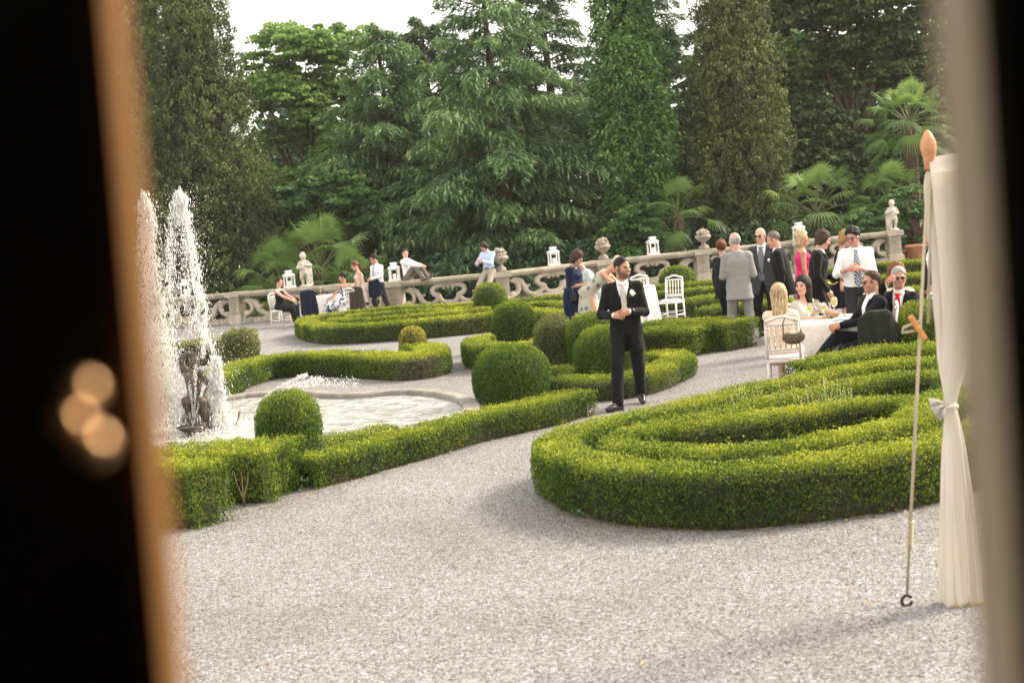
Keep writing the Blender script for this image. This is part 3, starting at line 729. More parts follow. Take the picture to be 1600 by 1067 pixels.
# water in the air
mt, n, l, b = new_mat('spray'); b.inputs['Base Color'].default_value = (.98, .98, .97, 1); b.inputs['Roughness'].default_value = .15
tr = n.new('ShaderNodeBsdfTranslucent'); tr.inputs[0].default_value = (.95, .95, .93, 1); mx = n.new('ShaderNodeMixShader'); mx.inputs[0].default_value = .65
l.new(b.outputs[0], mx.inputs[1]); l.new(tr.outputs[0], mx.inputs[2]); l.new(mx.outputs[0], n['Material Output'].inputs[0]); spray_m = mt
def blobs(name, pos, rad, stretch, label, cat='water spray'):
    pos = np.asarray(pos); n_ = len(pos); r = np.random.RandomState(9)
    a = (1+5**.5)/2
    tv = np.array([(1, 0, 0), (-1, 0, 0), (0, 1, 0), (0, -1, 0), (0, 0, 1), (0, 0, -1), (.6, .6, .55), (-.6, .6, .5), (.6, -.6, -.5), (-.6, -.6, .5)], float)[:6]
    tf = np.array([(0, 2, 4), (2, 1, 4), (1, 3, 4), (3, 0, 4), (2, 0, 5), (1, 2, 5), (3, 1, 5), (0, 3, 5)])
    sc = np.asarray(rad)[:, None, None]*np.stack([np.ones(n_), np.ones(n_), stretch], 1)[:, None, :]
    an = r.uniform(0, 6.28, n_); ca, sa = np.cos(an), np.sin(an)
    v = np.tile(tv, (n_, 1, 1))*r.uniform(.7, 1.3, (n_, 6, 1)); x = v[..., 0]*ca[:, None]-v[..., 1]*sa[:, None]; y = v[..., 0]*sa[:, None]+v[..., 1]*ca[:, None]
    v = np.stack([x, y, v[..., 2]], -1)*sc+pos[:, None, :]
    f = (tf[None]+np.arange(n_)[:, None, None]*6).reshape(-1, 3)
    c = pos.mean(0); c[2] = 0
    o = link(name, mesh_np(name, (v-c).reshape(-1, 3), f, True), spray_m, None, c); tag(o, label, cat, kind='stuff'); return o
def plume(seed, ax, ay, strands, core, n_drop, label):
    """apex pixel; strands=(px,py,width,density) end points of falling curtains"""
    r = np.random.RandomState(seed); A = P(ax, ay, FD); pos, rad, st = [], [], []
    for (ex, ey, wd, m_) in strands:
        E = P(ex, ey, FD)
        t = r.uniform(0, 1, m_)**.8
        g_ = np.zeros((m_, 3)); q = np.sqrt(t)
        wob = .035*np.sin(t*26+r.uniform(0, 6)) * t
        # droplets gather in clots along the strand
        cl = np.sin(t*60+seed)*.5+np.sin(t*23+ex)*.5
        keep = r.uniform(size=m_) < (.45+.55*np.clip(cl, 0, 1))
        j = r.standard_t(3, size=(m_, 3))*(.010+wd*.62*q[:, None])
        x = A.x+(E.x-A.x)*q+wob; y = FD+r.normal()*.05*q; z = A.z+(E.z-A.z)*t
        p = np.stack([x, np.full(m_, 0)+y, z], 1)+j*np.array([1, 1, .6]); p = p[keep]
        pos.append(p); k = len(p); rad.append(.0018+.0060*r.beta(1.1, 4.0, k)+.0015*(1-t[keep])); st.append(r.uniform(1.2, 6.0, k)*(.5+t[keep]))
    for (ex, ey, sx, sz, m_) in core:          # dense foamy masses
        C_ = P(ex, ey, FD); u = r.normal(size=(m_, 3)); u[:, :2] *= (1.15-.45*np.clip(u[:, 2:]/1.5, -1, 1))*.8
        p = np.array(C_)+u*np.array([sx, sx, sz]); p[:, 2] = np.maximum(p[:, 2], .09); pos.append(p); rad.append(r.uniform(.002, .006, m_)); st.append(r.uniform(2, 9, m_))
    # loose drops thrown wide
    m_ = n_drop; t = r.uniform(0, 1, m_); p = np.stack([A.x+r.normal(size=m_)*(.10+.22*t), FD+r.normal(size=m_)*.2, A.z+.05+r.normal(size=m_)*.08-2.3*t], 1); p = p[p[:, 2] > .1]
    pos.append(p); rad.append(r.uniform(.0025, .0065, len(p))); st.append(np.ones(len(p)))
    return blobs('water_spray', np.concatenate(pos), np.concatenate(rad), np.concatenate(st), label)
plume(21, 228, 310, [(242, 480, .030, 2600), (262, 560, .04, 1800), (236, 600, .05, 3200), (224, 640, .055, 2200), (250, 660, .05, 2600), (274, 640, .05, 1500)],
      [(226, 318, .035, .05, 700), (234, 345, .04, .10, 500), (244, 475, .05, .09, 700), (250, 560, .11, .24, 2000), (262, 630, .15, .18, 2600), (240, 630, .12, .2, 1200)], 900, 'left white water jet of the fountain falling in a broad curtain')
plume(22, 283, 306, [(262, 470, .035, 1500), (320, 560, .012, 2300), (334, 590, .012, 2100), (300, 520, .05, 1500), (276, 600, .05, 1400), (312, 470, .04, 1200)],
      [(282, 312, .04, .045, 800), (284, 335, .045, .06, 450), (342, 655, .075, .07, 1500), (296, 652, .12, .05, 900)], 1500, 'right white water jet of the fountain breaking into two falling strands')
plume(23, 341, 558, [(330, 672, .020, 1300), (338, 674, .022, 1700), (346, 672, .022, 1700), (355, 670, .020, 1300), (322, 660, .018, 500)], [(340, 566, .022, .025, 300), (340, 600, .03, .10, 700)], 200, 'low foaming water column beside the bronze boy, right of him')
def jet_arcs():
    r = np.random.RandomState(4); pos = []
    for (x0, y0, xm, ym, x1, y1, m_, w) in ((380, 650, 425, 606, 480, 585, 900, .006), (380, 650, 440, 596, 505, 592, 700, .008), (380, 650, 460, 585, 560, 600, 500, .012), (300, 655, 285, 640, 270, 622, 300, .005), (302, 655, 300, 635, 296, 600, 300, .005), (304, 655, 312, 630, 318, 600, 300, .005), (300, 655, 278, 640, 255, 632, 300, .005), (303, 655, 306, 620, 305, 570, 300, .005)):
        t = r.uniform(0, 1, m_); x = (1-t)**2*x0+2*t*(1-t)*xm+t*t*x1; y = (1-t)**2*y0+2*t*(1-t)*ym+t*t*y1
        pos.append(np.array([P(a, b, FD-.15)[:] for a, b in zip(x, y)])+r.normal(size=(m_, 3))*(w*(.4+2.2*t[:, None])))
    # splash ring where the water lands, and foam drifting on the pool
    pp = np.array([G(a, b, .085)[:] for a, b in zip(r.uniform(235, 400, 1800), 668+r.normal(size=1800)*9)]); pp[:, 2] += r.exponential(.03, 1800); pos.append(pp)
    p = np.concatenate(pos); m_ = len(p)
    blobs('water_spray', p, r.uniform(.003, .008, m_), r.uniform(.8, 1.6, m_), 'thin water arcs fanning from the low nozzles and splashing on the pool')
jet_arcs()

# ================================================================== TREES
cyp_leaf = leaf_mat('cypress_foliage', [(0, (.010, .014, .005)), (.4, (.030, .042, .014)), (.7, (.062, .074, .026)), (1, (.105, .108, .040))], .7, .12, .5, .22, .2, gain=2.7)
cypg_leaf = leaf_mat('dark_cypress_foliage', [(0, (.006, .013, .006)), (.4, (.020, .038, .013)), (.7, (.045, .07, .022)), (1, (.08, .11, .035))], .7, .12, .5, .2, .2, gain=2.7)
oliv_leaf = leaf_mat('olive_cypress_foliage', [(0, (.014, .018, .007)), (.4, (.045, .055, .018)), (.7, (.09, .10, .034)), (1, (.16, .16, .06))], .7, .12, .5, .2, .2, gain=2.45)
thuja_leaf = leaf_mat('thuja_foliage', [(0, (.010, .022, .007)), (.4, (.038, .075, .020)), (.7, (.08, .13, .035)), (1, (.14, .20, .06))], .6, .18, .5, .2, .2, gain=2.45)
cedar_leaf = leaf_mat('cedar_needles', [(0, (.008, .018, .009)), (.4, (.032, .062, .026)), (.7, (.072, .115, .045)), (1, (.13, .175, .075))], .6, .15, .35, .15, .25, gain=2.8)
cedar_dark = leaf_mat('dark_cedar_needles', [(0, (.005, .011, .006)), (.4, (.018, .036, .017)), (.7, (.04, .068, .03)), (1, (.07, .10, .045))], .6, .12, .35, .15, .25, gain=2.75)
maple_leaf = leaf_mat('bright_broad_leaves', [(0, (.02, .045, .010)), (.4, (.085, .135, .035)), (.7, (.155, .215, .06)), (1, (.25, .31, .11))], .5, .4, .4, .15, .3, gain=2.45)
broad_leaf = leaf_mat('dark_broad_leaves', [(0, (.006, .013, .005)), (.4, (.024, .042, .011)), (.7, (.055, .075, .020)), (1, (.12, .13, .035))], .4, .2, .4, .2, .4, gain=2.7)
mid_leaf = leaf_mat('mid_broad_leaves', [(0, (.012, .03, .010)), (.4, (.045, .095, .024)), (.7, (.09, .16, .04)), (1, (.15, .22, .06))], .45, .3, .4, .2, .3, gain=1.9)
palm_leaf = leaf_mat('palm_leaves', [(0, (.03, .06, .015)), (.4, (.075, .13, .03)), (.7, (.14, .20, .05)), (1, (.24, .28, .09))], .4, .3, .6, .1, .3, gain=1.75)
trunk_m = mat('tree_bark', (.075, .05, .035), .95, var=.5, scale=6, bump=1.0, bscale=14)
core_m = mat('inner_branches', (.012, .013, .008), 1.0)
def trunk(root, h, r0, lean=(0, 0), branches=0, seed=0):
    rr = np.random.RandomState(seed); b = MB(); pts = [(lean[0]*t*h+.06*math.sin(5*t), lean[1]*t*h, h*t) for t in np.linspace(0, 1, 9)]
    b.tube(pts, [r0*(1.25 if i == 0 else 1)*(1-.85*i/8) for i in range(9)], 10)
    for k in range(branches):
        t = rr.uniform(.25, .9); a = rr.uniform(0, 6.28); L = h*.25*(1.2-t); z = h*t
        b.tube([(lean[0]*z, lean[1]*z, z), (lean[0]*z+math.cos(a)*L*.5, math.sin(a)*L*.5, z+L*.35), (lean[0]*z+math.cos(a)*L, math.sin(a)*L, z+L*.5)], [r0*.35*(1-t*.5), r0*.2, r0*.07], 6)
    return b.build('trunk', trunk_m, root, True)
def tree_root(name, x, y, label, group='trees beyond the balustrade'):
    return tag(empty(name, (x, y, -.02)), label, 'tree', group)
def column_tree(px, D, prof, label, lm, seed, n=52000, name='cypress_tree', size=.15, clump=1.0, asp=.38, droop=0, horiz=.25, bough=13):
    """prof: (z, radius) pairs; clipped-looking conifers with a lumpy outline"""
    g = GD(px, D); rr = np.random.RandomState(seed); root = tree_root(name, g.x, g.y, label)
    Z = np.array([p[0] for p in prof]); R = np.array([p[1] for p in prof])
    zz = np.linspace(Z[0], Z[-1], 400); w = np.interp(zz, Z, R)+.05; cdf = np.cumsum(w); cdf /= cdf[-1]
    # clumps first, then sprays round every clump
    H_ = Z[-1]-Z[0]; nb_ = int(H_*R.max()*bough)
    bz = np.interp((np.arange(nb_)+rr.uniform(size=nb_))/nb_, cdf, zz); ba = np.arange(nb_)*2.39996+rr.uniform(-.4, .4, nb_)
    bsz = rr.uniform(.36, .72, nb_)*clump; br = np.interp(bz, Z, R)*rr.uniform(.78, 1.06, nb_)-bsz*.55
    nc = int(n/22); kb = rr.randint(0, nb_, nc); du = rr.normal(size=(nc, 3)); du /= np.linalg.norm(du, axis=1, keepdims=True)
    stretch = np.array([1, 1, 1.7 if not droop else .75])
    cpos = np.stack([np.cos(ba)*br, np.sin(ba)*br, bz], 1)[kb]+du*bsz[kb][:, None]*stretch
    cz = cpos[:, 2]; ca = np.arctan2(cpos[:, 1], cpos[:, 0]); cr = np.hypot(cpos[:, 0], cpos[:, 1])
    csz = rr.uniform(.09, .22, nc)*clump
    k = rr.randint(0, nc, n); u = rr.normal(size=(n, 3)); u /= np.linalg.norm(u, axis=1, keepdims=True); q = csz[k][:, None]*rr.uniform(.35, 1, (n, 1))
    c = np.stack([np.cos(ca)*cr, np.sin(ca)*cr, cz], 1)[k]
    p = c+u*q*np.array([1, 1, 1.35]); out = np.stack([np.cos(ca), np.sin(ca), np.full(nc, .15)], 1)[k]
    nn = u*.6+out*.6; nn /= np.linalg.norm(nn, axis=1, keepdims=True)
    al = np.stack([out[:, 0]*horiz, out[:, 1]*horiz, np.full(n, 1.0 if not droop else -droop)], 1)+rr.normal(size=(n, 3))*.45
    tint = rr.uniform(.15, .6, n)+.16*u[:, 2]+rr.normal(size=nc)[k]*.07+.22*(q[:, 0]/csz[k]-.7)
    p[:, 2] = np.maximum(p[:, 2], .05)
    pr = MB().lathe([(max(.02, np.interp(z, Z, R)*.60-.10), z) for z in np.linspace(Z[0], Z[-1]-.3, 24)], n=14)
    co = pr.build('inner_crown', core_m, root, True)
    trunk(root, Z[-1]*.9, .25, seed=seed)
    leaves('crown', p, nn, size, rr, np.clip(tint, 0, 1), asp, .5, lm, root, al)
    return root
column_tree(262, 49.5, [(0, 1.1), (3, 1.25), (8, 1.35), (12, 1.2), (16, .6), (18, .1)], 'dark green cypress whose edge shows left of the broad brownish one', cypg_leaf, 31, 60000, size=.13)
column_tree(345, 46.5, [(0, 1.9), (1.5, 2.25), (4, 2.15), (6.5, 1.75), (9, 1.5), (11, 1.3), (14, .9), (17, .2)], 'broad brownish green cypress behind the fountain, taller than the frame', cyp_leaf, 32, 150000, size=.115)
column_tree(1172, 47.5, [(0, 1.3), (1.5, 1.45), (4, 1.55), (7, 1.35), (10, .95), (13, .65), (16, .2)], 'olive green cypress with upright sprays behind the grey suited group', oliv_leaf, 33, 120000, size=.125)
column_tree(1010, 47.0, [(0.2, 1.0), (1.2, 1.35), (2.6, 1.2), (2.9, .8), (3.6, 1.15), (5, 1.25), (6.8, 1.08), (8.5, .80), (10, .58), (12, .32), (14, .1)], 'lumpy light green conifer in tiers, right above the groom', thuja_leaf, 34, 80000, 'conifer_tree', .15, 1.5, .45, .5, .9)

def cedar(px, D, h, spread, label, lm, seed, nb=64, zmin=.6, size=.30, dens=1.0, sparse_top=False, name='cedar_tree'):
    g = GD(px, D); rr = np.random.RandomState(seed); root = tree_root(name, g.x, g.y, label)
    pos, al, tn, nr = [], [], [], []; lim = MB()
    for b_ in range(nb):
        t = (b_+rr.uniform(0, 1))/nb; z0 = zmin+(h-zmin)*t**1.05; a = b_*2.39996+rr.uniform(-.35, .35)
        L = spread*((1-t)**.75)*rr.uniform(.62, 1.15)+.35; rise = rr.uniform(.02, .22)*L*(1+t); sag = rr.uniform(.18, .42)*L
        def pt(s, off=0.0):
            rr_ = L*s; return np.array([math.cos(a)*rr_-math.sin(a)*off, math.sin(a)*rr_+math.cos(a)*off, z0+rise*s*1.6-sag*s**2.4])
        lim.tube([pt(0), pt(.35), pt(.7), pt(1.)], [.07*(1-t)+.02, .05*(1-t)+.015, .02, .008], 5, False)
        m_ = int(max(14, L*11*dens))
        bt = rr.uniform(-.12, .12)
        for s in np.linspace(.16, 1.02, m_):
            for side in (-1, 1):
                if rr.uniform() < .12: continue
                wl_ = (L*.34*(1.05-s*.75)+.18)*rr.uniform(.5, 1.1)      # side twig length
                base = pt(s); ang = a+side*rr.uniform(.65, 1.15)
                k = int(5+wl_*11*dens); q = rr.uniform(0, 1, k)**.8
                tw = np.stack([base[0]+np.cos(ang)*wl_*q, base[1]+np.sin(ang)*wl_*q, base[2]-wl_*.42*q**1.8+rr.uniform(-.02, .05)], 1)
                hang = rr.uniform(0, 1, k)**1.5*.30
                tw[:, 2] -= hang; tw += rr.normal(size=(k, 3))*.035
                pos.append(tw); d_ = np.stack([np.cos(ang)*.7+np.cos(a)*.3+0*q, np.sin(ang)*.7+np.sin(a)*.3+0*q, -.15-q*.9-hang*3.2], 1)+rr.normal(size=(k, 3))*.22
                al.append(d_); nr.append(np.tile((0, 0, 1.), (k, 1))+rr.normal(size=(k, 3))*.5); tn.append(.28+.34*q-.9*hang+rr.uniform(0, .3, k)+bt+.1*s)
    lim.build('limbs', trunk_m, root, True); trunk(root, h*1.0, .30, seed=seed)
    p = np.concatenate(pos); n_ = len(p)
    p[:, 2] = np.maximum(p[:, 2], .05)
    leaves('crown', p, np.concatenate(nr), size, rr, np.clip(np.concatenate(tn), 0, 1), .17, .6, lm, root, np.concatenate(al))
    return root
cedar(800, 49.0, 10.8, 5.2, 'large drooping blue green cedar at the centre behind the boy in blue', cedar_leaf, 41, 92, .5)
cedar(632, 53.0, 9.8, 5.0, 'drooping cedar left of the central one, its limbs above the palm', cedar_leaf, 42, 76, 1.2)
cedar(700, 57.0, 10.4, 5.4, 'darker cedar rising between the two front cedars', cedar_dark, 43, 76, 2.0, .34)
cedar(885, 56.0, 13.5, 3.4, 'tall thin topped cedar left of the tiered conifer', cedar_dark, 44, 70, 1.0, .34)
cedar(1062, 55.0, 9.2, 3.6, 'dark cedar between the tiered conifer and the olive cypress', cedar_dark, 45, 60, .8, .32)
cedar(1048, 62.0, 17.5, 2.0, 'slender conifer spire against the pale sky', cedar_dark, 46, 50, 8, .32, .6)
cedar(470, 66.0, 6.0, 4.0, 'dark cedar behind the palm clump at the left', cedar_dark, 47, 56, .6, .34)
cedar(200, 58.0, 15.0, 4.4, 'cedar half hidden by the door at the left', cedar_dark, 48, 56, 2.0, .34, .7)
cedar(1150, 58.0, 10.5, 4.0, 'dark cedar behind the olive cypress', cedar_dark, 49, 50, 1.0, .34)
def broad_tree(px, D, blobs_, label, lm, seed, n=60000, size=.17, th=6, name='broadleaf_tree', asp=.6, sub=26):
    """blobs_ = (dx, dy, z, radius, flatness) lobes of the crown; every lobe is a cloud of leaf clumps"""
    g = GD(px, D); rr = np.random.RandomState(seed); root = tree_root(name, g.x, g.y, label)
    wt = np.array([b[3]**2 for b in blobs_]); wt /= wt.sum(); P_, N_, T_ = [], [], []
    for (dx, dy, z, r, fl), w in zip(blobs_, wt):
        m_ = int(n*w); nc = max(10, int(sub*r*r*1.6)); u = rr.normal(size=(nc, 3)); u /= np.linalg.norm(u, axis=1, keepdims=True); u[:, 2] = np.where(u[:, 2] < -.3, -u[:, 2], u[:, 2])
        cc = np.array([dx, dy, z])+u*r*np.array([1, 1, fl])*rr.uniform(.62, 1.08, (nc, 1)); cs = rr.uniform(.16, .34, nc)*r**.5
        k = rr.randint(0, nc, m_); v = rr.normal(size=(m_, 3)); v /= np.linalg.norm(v, axis=1, keepdims=True); v[:, 2] = np.abs(v[:, 2])*.7-.1
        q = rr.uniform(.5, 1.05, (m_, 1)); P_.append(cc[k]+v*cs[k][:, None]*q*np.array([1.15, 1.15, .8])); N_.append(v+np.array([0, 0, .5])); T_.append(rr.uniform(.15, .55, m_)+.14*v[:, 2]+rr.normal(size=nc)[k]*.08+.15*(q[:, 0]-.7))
    lim = MB()
    for dx, dy, z, r, fl in blobs_[:14]: lim.tube([(0, 0, max(.3, min(th, z)*.45)), (dx*.45, dy*.45, max(.5, z*.72)), (dx*.8, dy*.8, z*.95)], [.10, .06, .02], 6, False)
    lim.build('limbs', trunk_m, root, True); trunk(root, th, .28, seed=seed)
    p = np.concatenate(P_); p[:, 2] = np.maximum(p[:, 2], .05)
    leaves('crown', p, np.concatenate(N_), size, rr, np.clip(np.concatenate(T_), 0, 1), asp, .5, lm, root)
    return root
def lobes(seed, n, cx, cz, rx, rz, ry=1.5, r=(.8, 1.5), fl=.75):
    rr = np.random.RandomState(seed); L = []
    for k in range(n):
        a = rr.uniform(0, 6.28); q = math.sqrt(rr.uniform(0, 1)); L.append((cx+rx*q*math.cos(a), rr.uniform(-ry, ry), cz+rz*q*math.sin(a), rr.uniform(*r), fl))
    return L
broad_tree(500, 58, lobes(1, 34, 0, 6.6, 2.5, 3.4)+[(-1.2, 0, 9.0, 1.2, .8), (.6, 0, 9.7, 1.2, .8), (2.2, 0, 9.6, 1.3, .8)], 'bright green broadleaf tree against the sky, right of the big cypress', maple_leaf, 51, 84000, .18)
broad_tree(1350, 53, lobes(2, 90, .1, 6.6, 3.9, 6.4, 1.8, (.8, 1.5)), 'huge dark broadleaf tree filling the upper right, behind the tall palm', broad_leaf, 52, 210000, .19)
broad_tree(1215, 62, lobes(3, 30, 0, 5.5, 2.0, 4.6), 'greyer green broadleaf tree glimpsed behind the olive cypress', mid_leaf, 53, 60000, .2)
broad_tree(505, 48.5, lobes(4, 20, 0, 3.4, 2.2, 1.1, 1.0, (.45, .85), .5), 'low spreading leafy tree above the palm at the left', mid_leaf, 54, 36000, .15, th=3)
broad_tree(1000, 45.5, lobes(5, 9, 0, 1.3, 1.1, .7, .6, (.4, .7)), 'leafy green shrub at the foot of the tiered conifer', mid_leaf, 55, 16000, .12, th=1.2, name='shrub')
broad_tree(1500, 56, lobes(6, 44, 0, 6.5, 3, 6.5), 'dark broadleaf tree mostly hidden by the curtain', broad_leaf, 56, 70000, .2)
broad_tree(1352, 43.0, lobes(7, 8, 0, .85, .8, .45, .4, (.3, .5)), 'round bright green shrub left of the child statue', mid_leaf, 57, 14000, .09, th=.7, name='shrub')
broad_tree(1436, 43.4, lobes(8, 16, 0, 1.15, .95, .85, .5, (.3, .55)), 'climbing green shrub above the terracotta pots', mid_leaf, 58, 24000, .09, th=1, name='shrub')
# the wood behind: one far leafy mass
def wood():
    rr = np.random.RandomState(8); n = 60000
    x = rr.uniform(-26, 24, n); y = rr.uniform(66, 74, n); z = rr.uniform(0, 1, n)**.9*(7.6+1.3*np.sin(x*.5)+1.2*np.sin(x*1.3+1)); c = np.array([0, 70, 0])
    p = np.stack([x, y, z], 1)-c
    o = leaves('wood', p, rr.normal(size=(n, 3)), .42, rr, np.clip(rr.uniform(0, .6, n), 0, 1), .7, .5, cedar_dark); o.location = c
    tag(o, 'dark wood closing the view far behind the cedars', 'wood', kind='stuff')
    rr = np.random.RandomState(12); n = 26000
    x = rr.uniform(-15.5, 13, n); y = rr.uniform(44.5, 50, n); z = rr.uniform(0, 1, n)**1.4*1.5; p = np.stack([x, y, z], 1)-np.array([0, 47, 0])
    o = leaves('undergrowth', p, rr.normal(size=(n, 3)), .2, rr, np.clip(rr.uniform(0, .5, n), 0, 1), .5, .5, cedar_dark); o.location = (0, 47, 0)
    tag(o, 'dark undergrowth beneath the trees just behind the balustrade', 'undergrowth', kind='stuff')
wood()
# fan palms
def palm(px, D, zc, fr, label, seed, nf=22, trunk_h=None, tr=.16, size=1.0, up=.35):
    g = GD(px, D); rr = np.random.RandomState(seed); root = tag(empty('palm_tree', (g.x, g.y, -.02)), label, 'palm', 'fan palms beyond the balustrade')
    b = MB(); hh = zc; b.tube([(0, 0, 0), (.02, 0, hh*.5), (0, 0, hh)], [tr*1.05, tr, tr*1.25], 12)
    for k in range(int(hh*46)):
        a = k*2.4; z = k/46; b.tube([(math.cos(a)*tr*.8, math.sin(a)*tr*.8, z), (math.cos(a)*tr*1.35, math.sin(a)*tr*1.35, z+.07)], [.035, .012], 4)
    b.build('trunk', mat('palm_bark', (.10, .07, .045), .95, var=.5, scale=14, bump=1.0, bscale=30), root)
    vs, fs, tn = [], [], []; st = MB()
    for k in range(nf):
        a = k*2.39996+rr.uniform(-.2, .2); el = up+1.15*(1-k/nf)-1.05*(k/nf)+rr.uniform(-.1, .1)       # young leaves upright, old ones hang
        L = fr*.60*rr.uniform(.75, 1.15); d = np.array([math.cos(a)*math.cos(el), math.sin(a)*math.cos(el), math.sin(el)])
        p0 = np.array([0, 0, zc]); p1 = p0+d*L*.6+np.array([0, 0, .03]); p2 = p0+d*L+np.array([0, 0, -.05*L]); st.tube([p0, p1, p2], [.022, .014, .012], 5, False)
        dn = p2-p1; dn /= np.linalg.norm(dn); sd_ = np.cross(dn, (0, 0, 1)); sd_ /= np.linalg.norm(sd_)+1e-9; upv = np.cross(sd_, dn)
        nl = 24; old = k/nf; fl = fr*.40*rr.uniform(.85, 1.15); ft_ = rr.uniform(-.14, .14)
        for j in range(nl):
            th_ = (j/(nl-1)-.5)*3.5; dr = dn*math.cos(th_)+sd_*math.sin(th_)+upv*(.22-abs(th_)*.06); dr /= np.linalg.norm(dr); wd = .022*size
            pl = np.cross(dr, upv); pl /= np.linalg.norm(pl)+1e-9; ll = fl*(1-.16*abs(th_)/2.2)*rr.uniform(.93, 1.05)
            i0 = len(vs); seg_ = [(0, wd*.6), (.4, wd*1.15), (.72, wd*.6), (1, wd*.1)]
            for s, ww in seg_:
                q = p2+dr*ll*s+np.array([0, 0, -1])*ll*(s**2.6)*(.22+.50*old+.15*rr.uniform()); vs += [q-pl*ww, q+pl*ww]
            for e in range(3): fs.append((i0+2*e, i0+2*e+1, i0+2*e+3, i0+2*e+2)); tn.append(.62-.38*old+.1*rr.uniform()+ft_)
    st.build('leaf_stalks', mat('palm_stalk', (.12, .14, .05), .6), root, True)
    link('crown', mesh_np('crown', np.array(vs), np.array(fs), tint=np.clip(np.array(tn), 0, 1)), palm_leaf, root)
    return root
palm(508, 44.0, 1.35, 2.15, 'large fan palm behind the cherub statue, its crown highest of the clump', 61, 24)
palm(444, 43.6, .85, 1.95, 'low bright fan palm left of the white lantern and cherub', 62, 19, up=.5)
palm(556, 43.2, .75, 1.6, 'small fan palm behind the girl in the pink dress', 63, 16)
palm(410, 44.6, .4, 1.3, 'lowest fan palm at the foot of the brownish cypress', 64, 12)
palm(1280, 45.5, 1.6, 2.1, 'wide fan palm behind the longhaired man and the blonde woman', 65, 22)
palm(1066, 45.5, 1.9, 1.6, 'fan palm in shade above the stone urn', 66, 17)
palm(1398, 45.0, 1.7, 1.7, 'feathery palm behind the child statue', 67, 19)
palm(1434, 45.8, 4.15, 1.8, 'tall fan palm with a bare brown trunk at the upper right', 68, 32, tr=.2)
# terracotta pots
terra_m = mat('terracotta', (.42, .19, .10), .8, var=.25, scale=6, bump=.3)
for px, D, s, lb in ((1412, 42.3, .34, 'smaller terracotta pot right beside the end pillar'), (1432, 41.9, .52, 'large terracotta pot with a rim, near the curtain'), (1352, 42.6, .45, 'terracotta pot seen through the end scroll of the balustrade')):
    g = GD(px, D); pt_ = MB().lathe([(s*.33, 0), (s*.36, .02), (s*.52, s*.72), (s*.6, s*.74), (s*.6, s*.86), (s*.52, s*.87), (s*.47, s*.8)], n=24)
    o = link('flower_pot', pt_.mesh('flower_pot', True), terra_m, None, g); tag(o, lb, 'flower pot', 'terracotta pots by the end pillar')
# ================================================================== PEOPLE
def skin_mat():
    mt, n, l, b = new_mat('skin'); at = n.new('ShaderNodeAttribute'); at.attribute_name = 'paint'
    l.new(at.outputs['Color'], b.inputs['Base Color']); b.inputs['Roughness'].default_value = .48; b.inputs['Specular IOR Level'].default_value = .35
    try: b.inputs['Subsurface Weight'].default_value = .12; b.inputs['Subsurface Radius'].default_value = (.9, .35, .2); b.inputs['Subsurface Scale'].default_value = .012
    except Exception: pass
    return mt
skin_m = skin_mat()
def hair_mat(name, c, rough=.45):
    if name in MATS: return MATS[name]
    mt, n, l, b = new_mat(name); tc = n.new('ShaderNodeTexCoord'); mp = n.new('ShaderNodeMapping'); mp.inputs['Scale'].default_value = (1, 1, .12); l.new(tc.outputs['Object'], mp.inputs[0])
    nz = n.new('ShaderNodeTexNoise'); nz.inputs['Scale'].default_value = 90; nz.inputs['Detail'].default_value = 4; l.new(mp.outputs[0], nz.inputs['Vector'])
    rp = n.new('ShaderNodeValToRGB'); rp.color_ramp.elements[0].position = .35; rp.color_ramp.elements[1].position = .68
    rp.color_ramp.elements[0].color = tuple(v*.45 for v in c)+(1,); rp.color_ramp.elements[1].color = tuple(min(1, v*1.5) for v in c)+(1,)
    l.new(nz.outputs['Fac'], rp.inputs[0]); l.new(rp.outputs[0], b.inputs['Base Color']); b.inputs['Roughness'].default_value = .62; b.inputs['Specular IOR Level'].default_value = .2
    bp = n.new('ShaderNodeBump'); bp.inputs['Strength'].default_value = .6; bp.inputs['Distance'].default_value = .01; l.new(nz.outputs['Fac'], bp.inputs['Height']); l.new(bp.outputs[0], b.inputs['Normal'])
    MATS[name] = mt; return mt
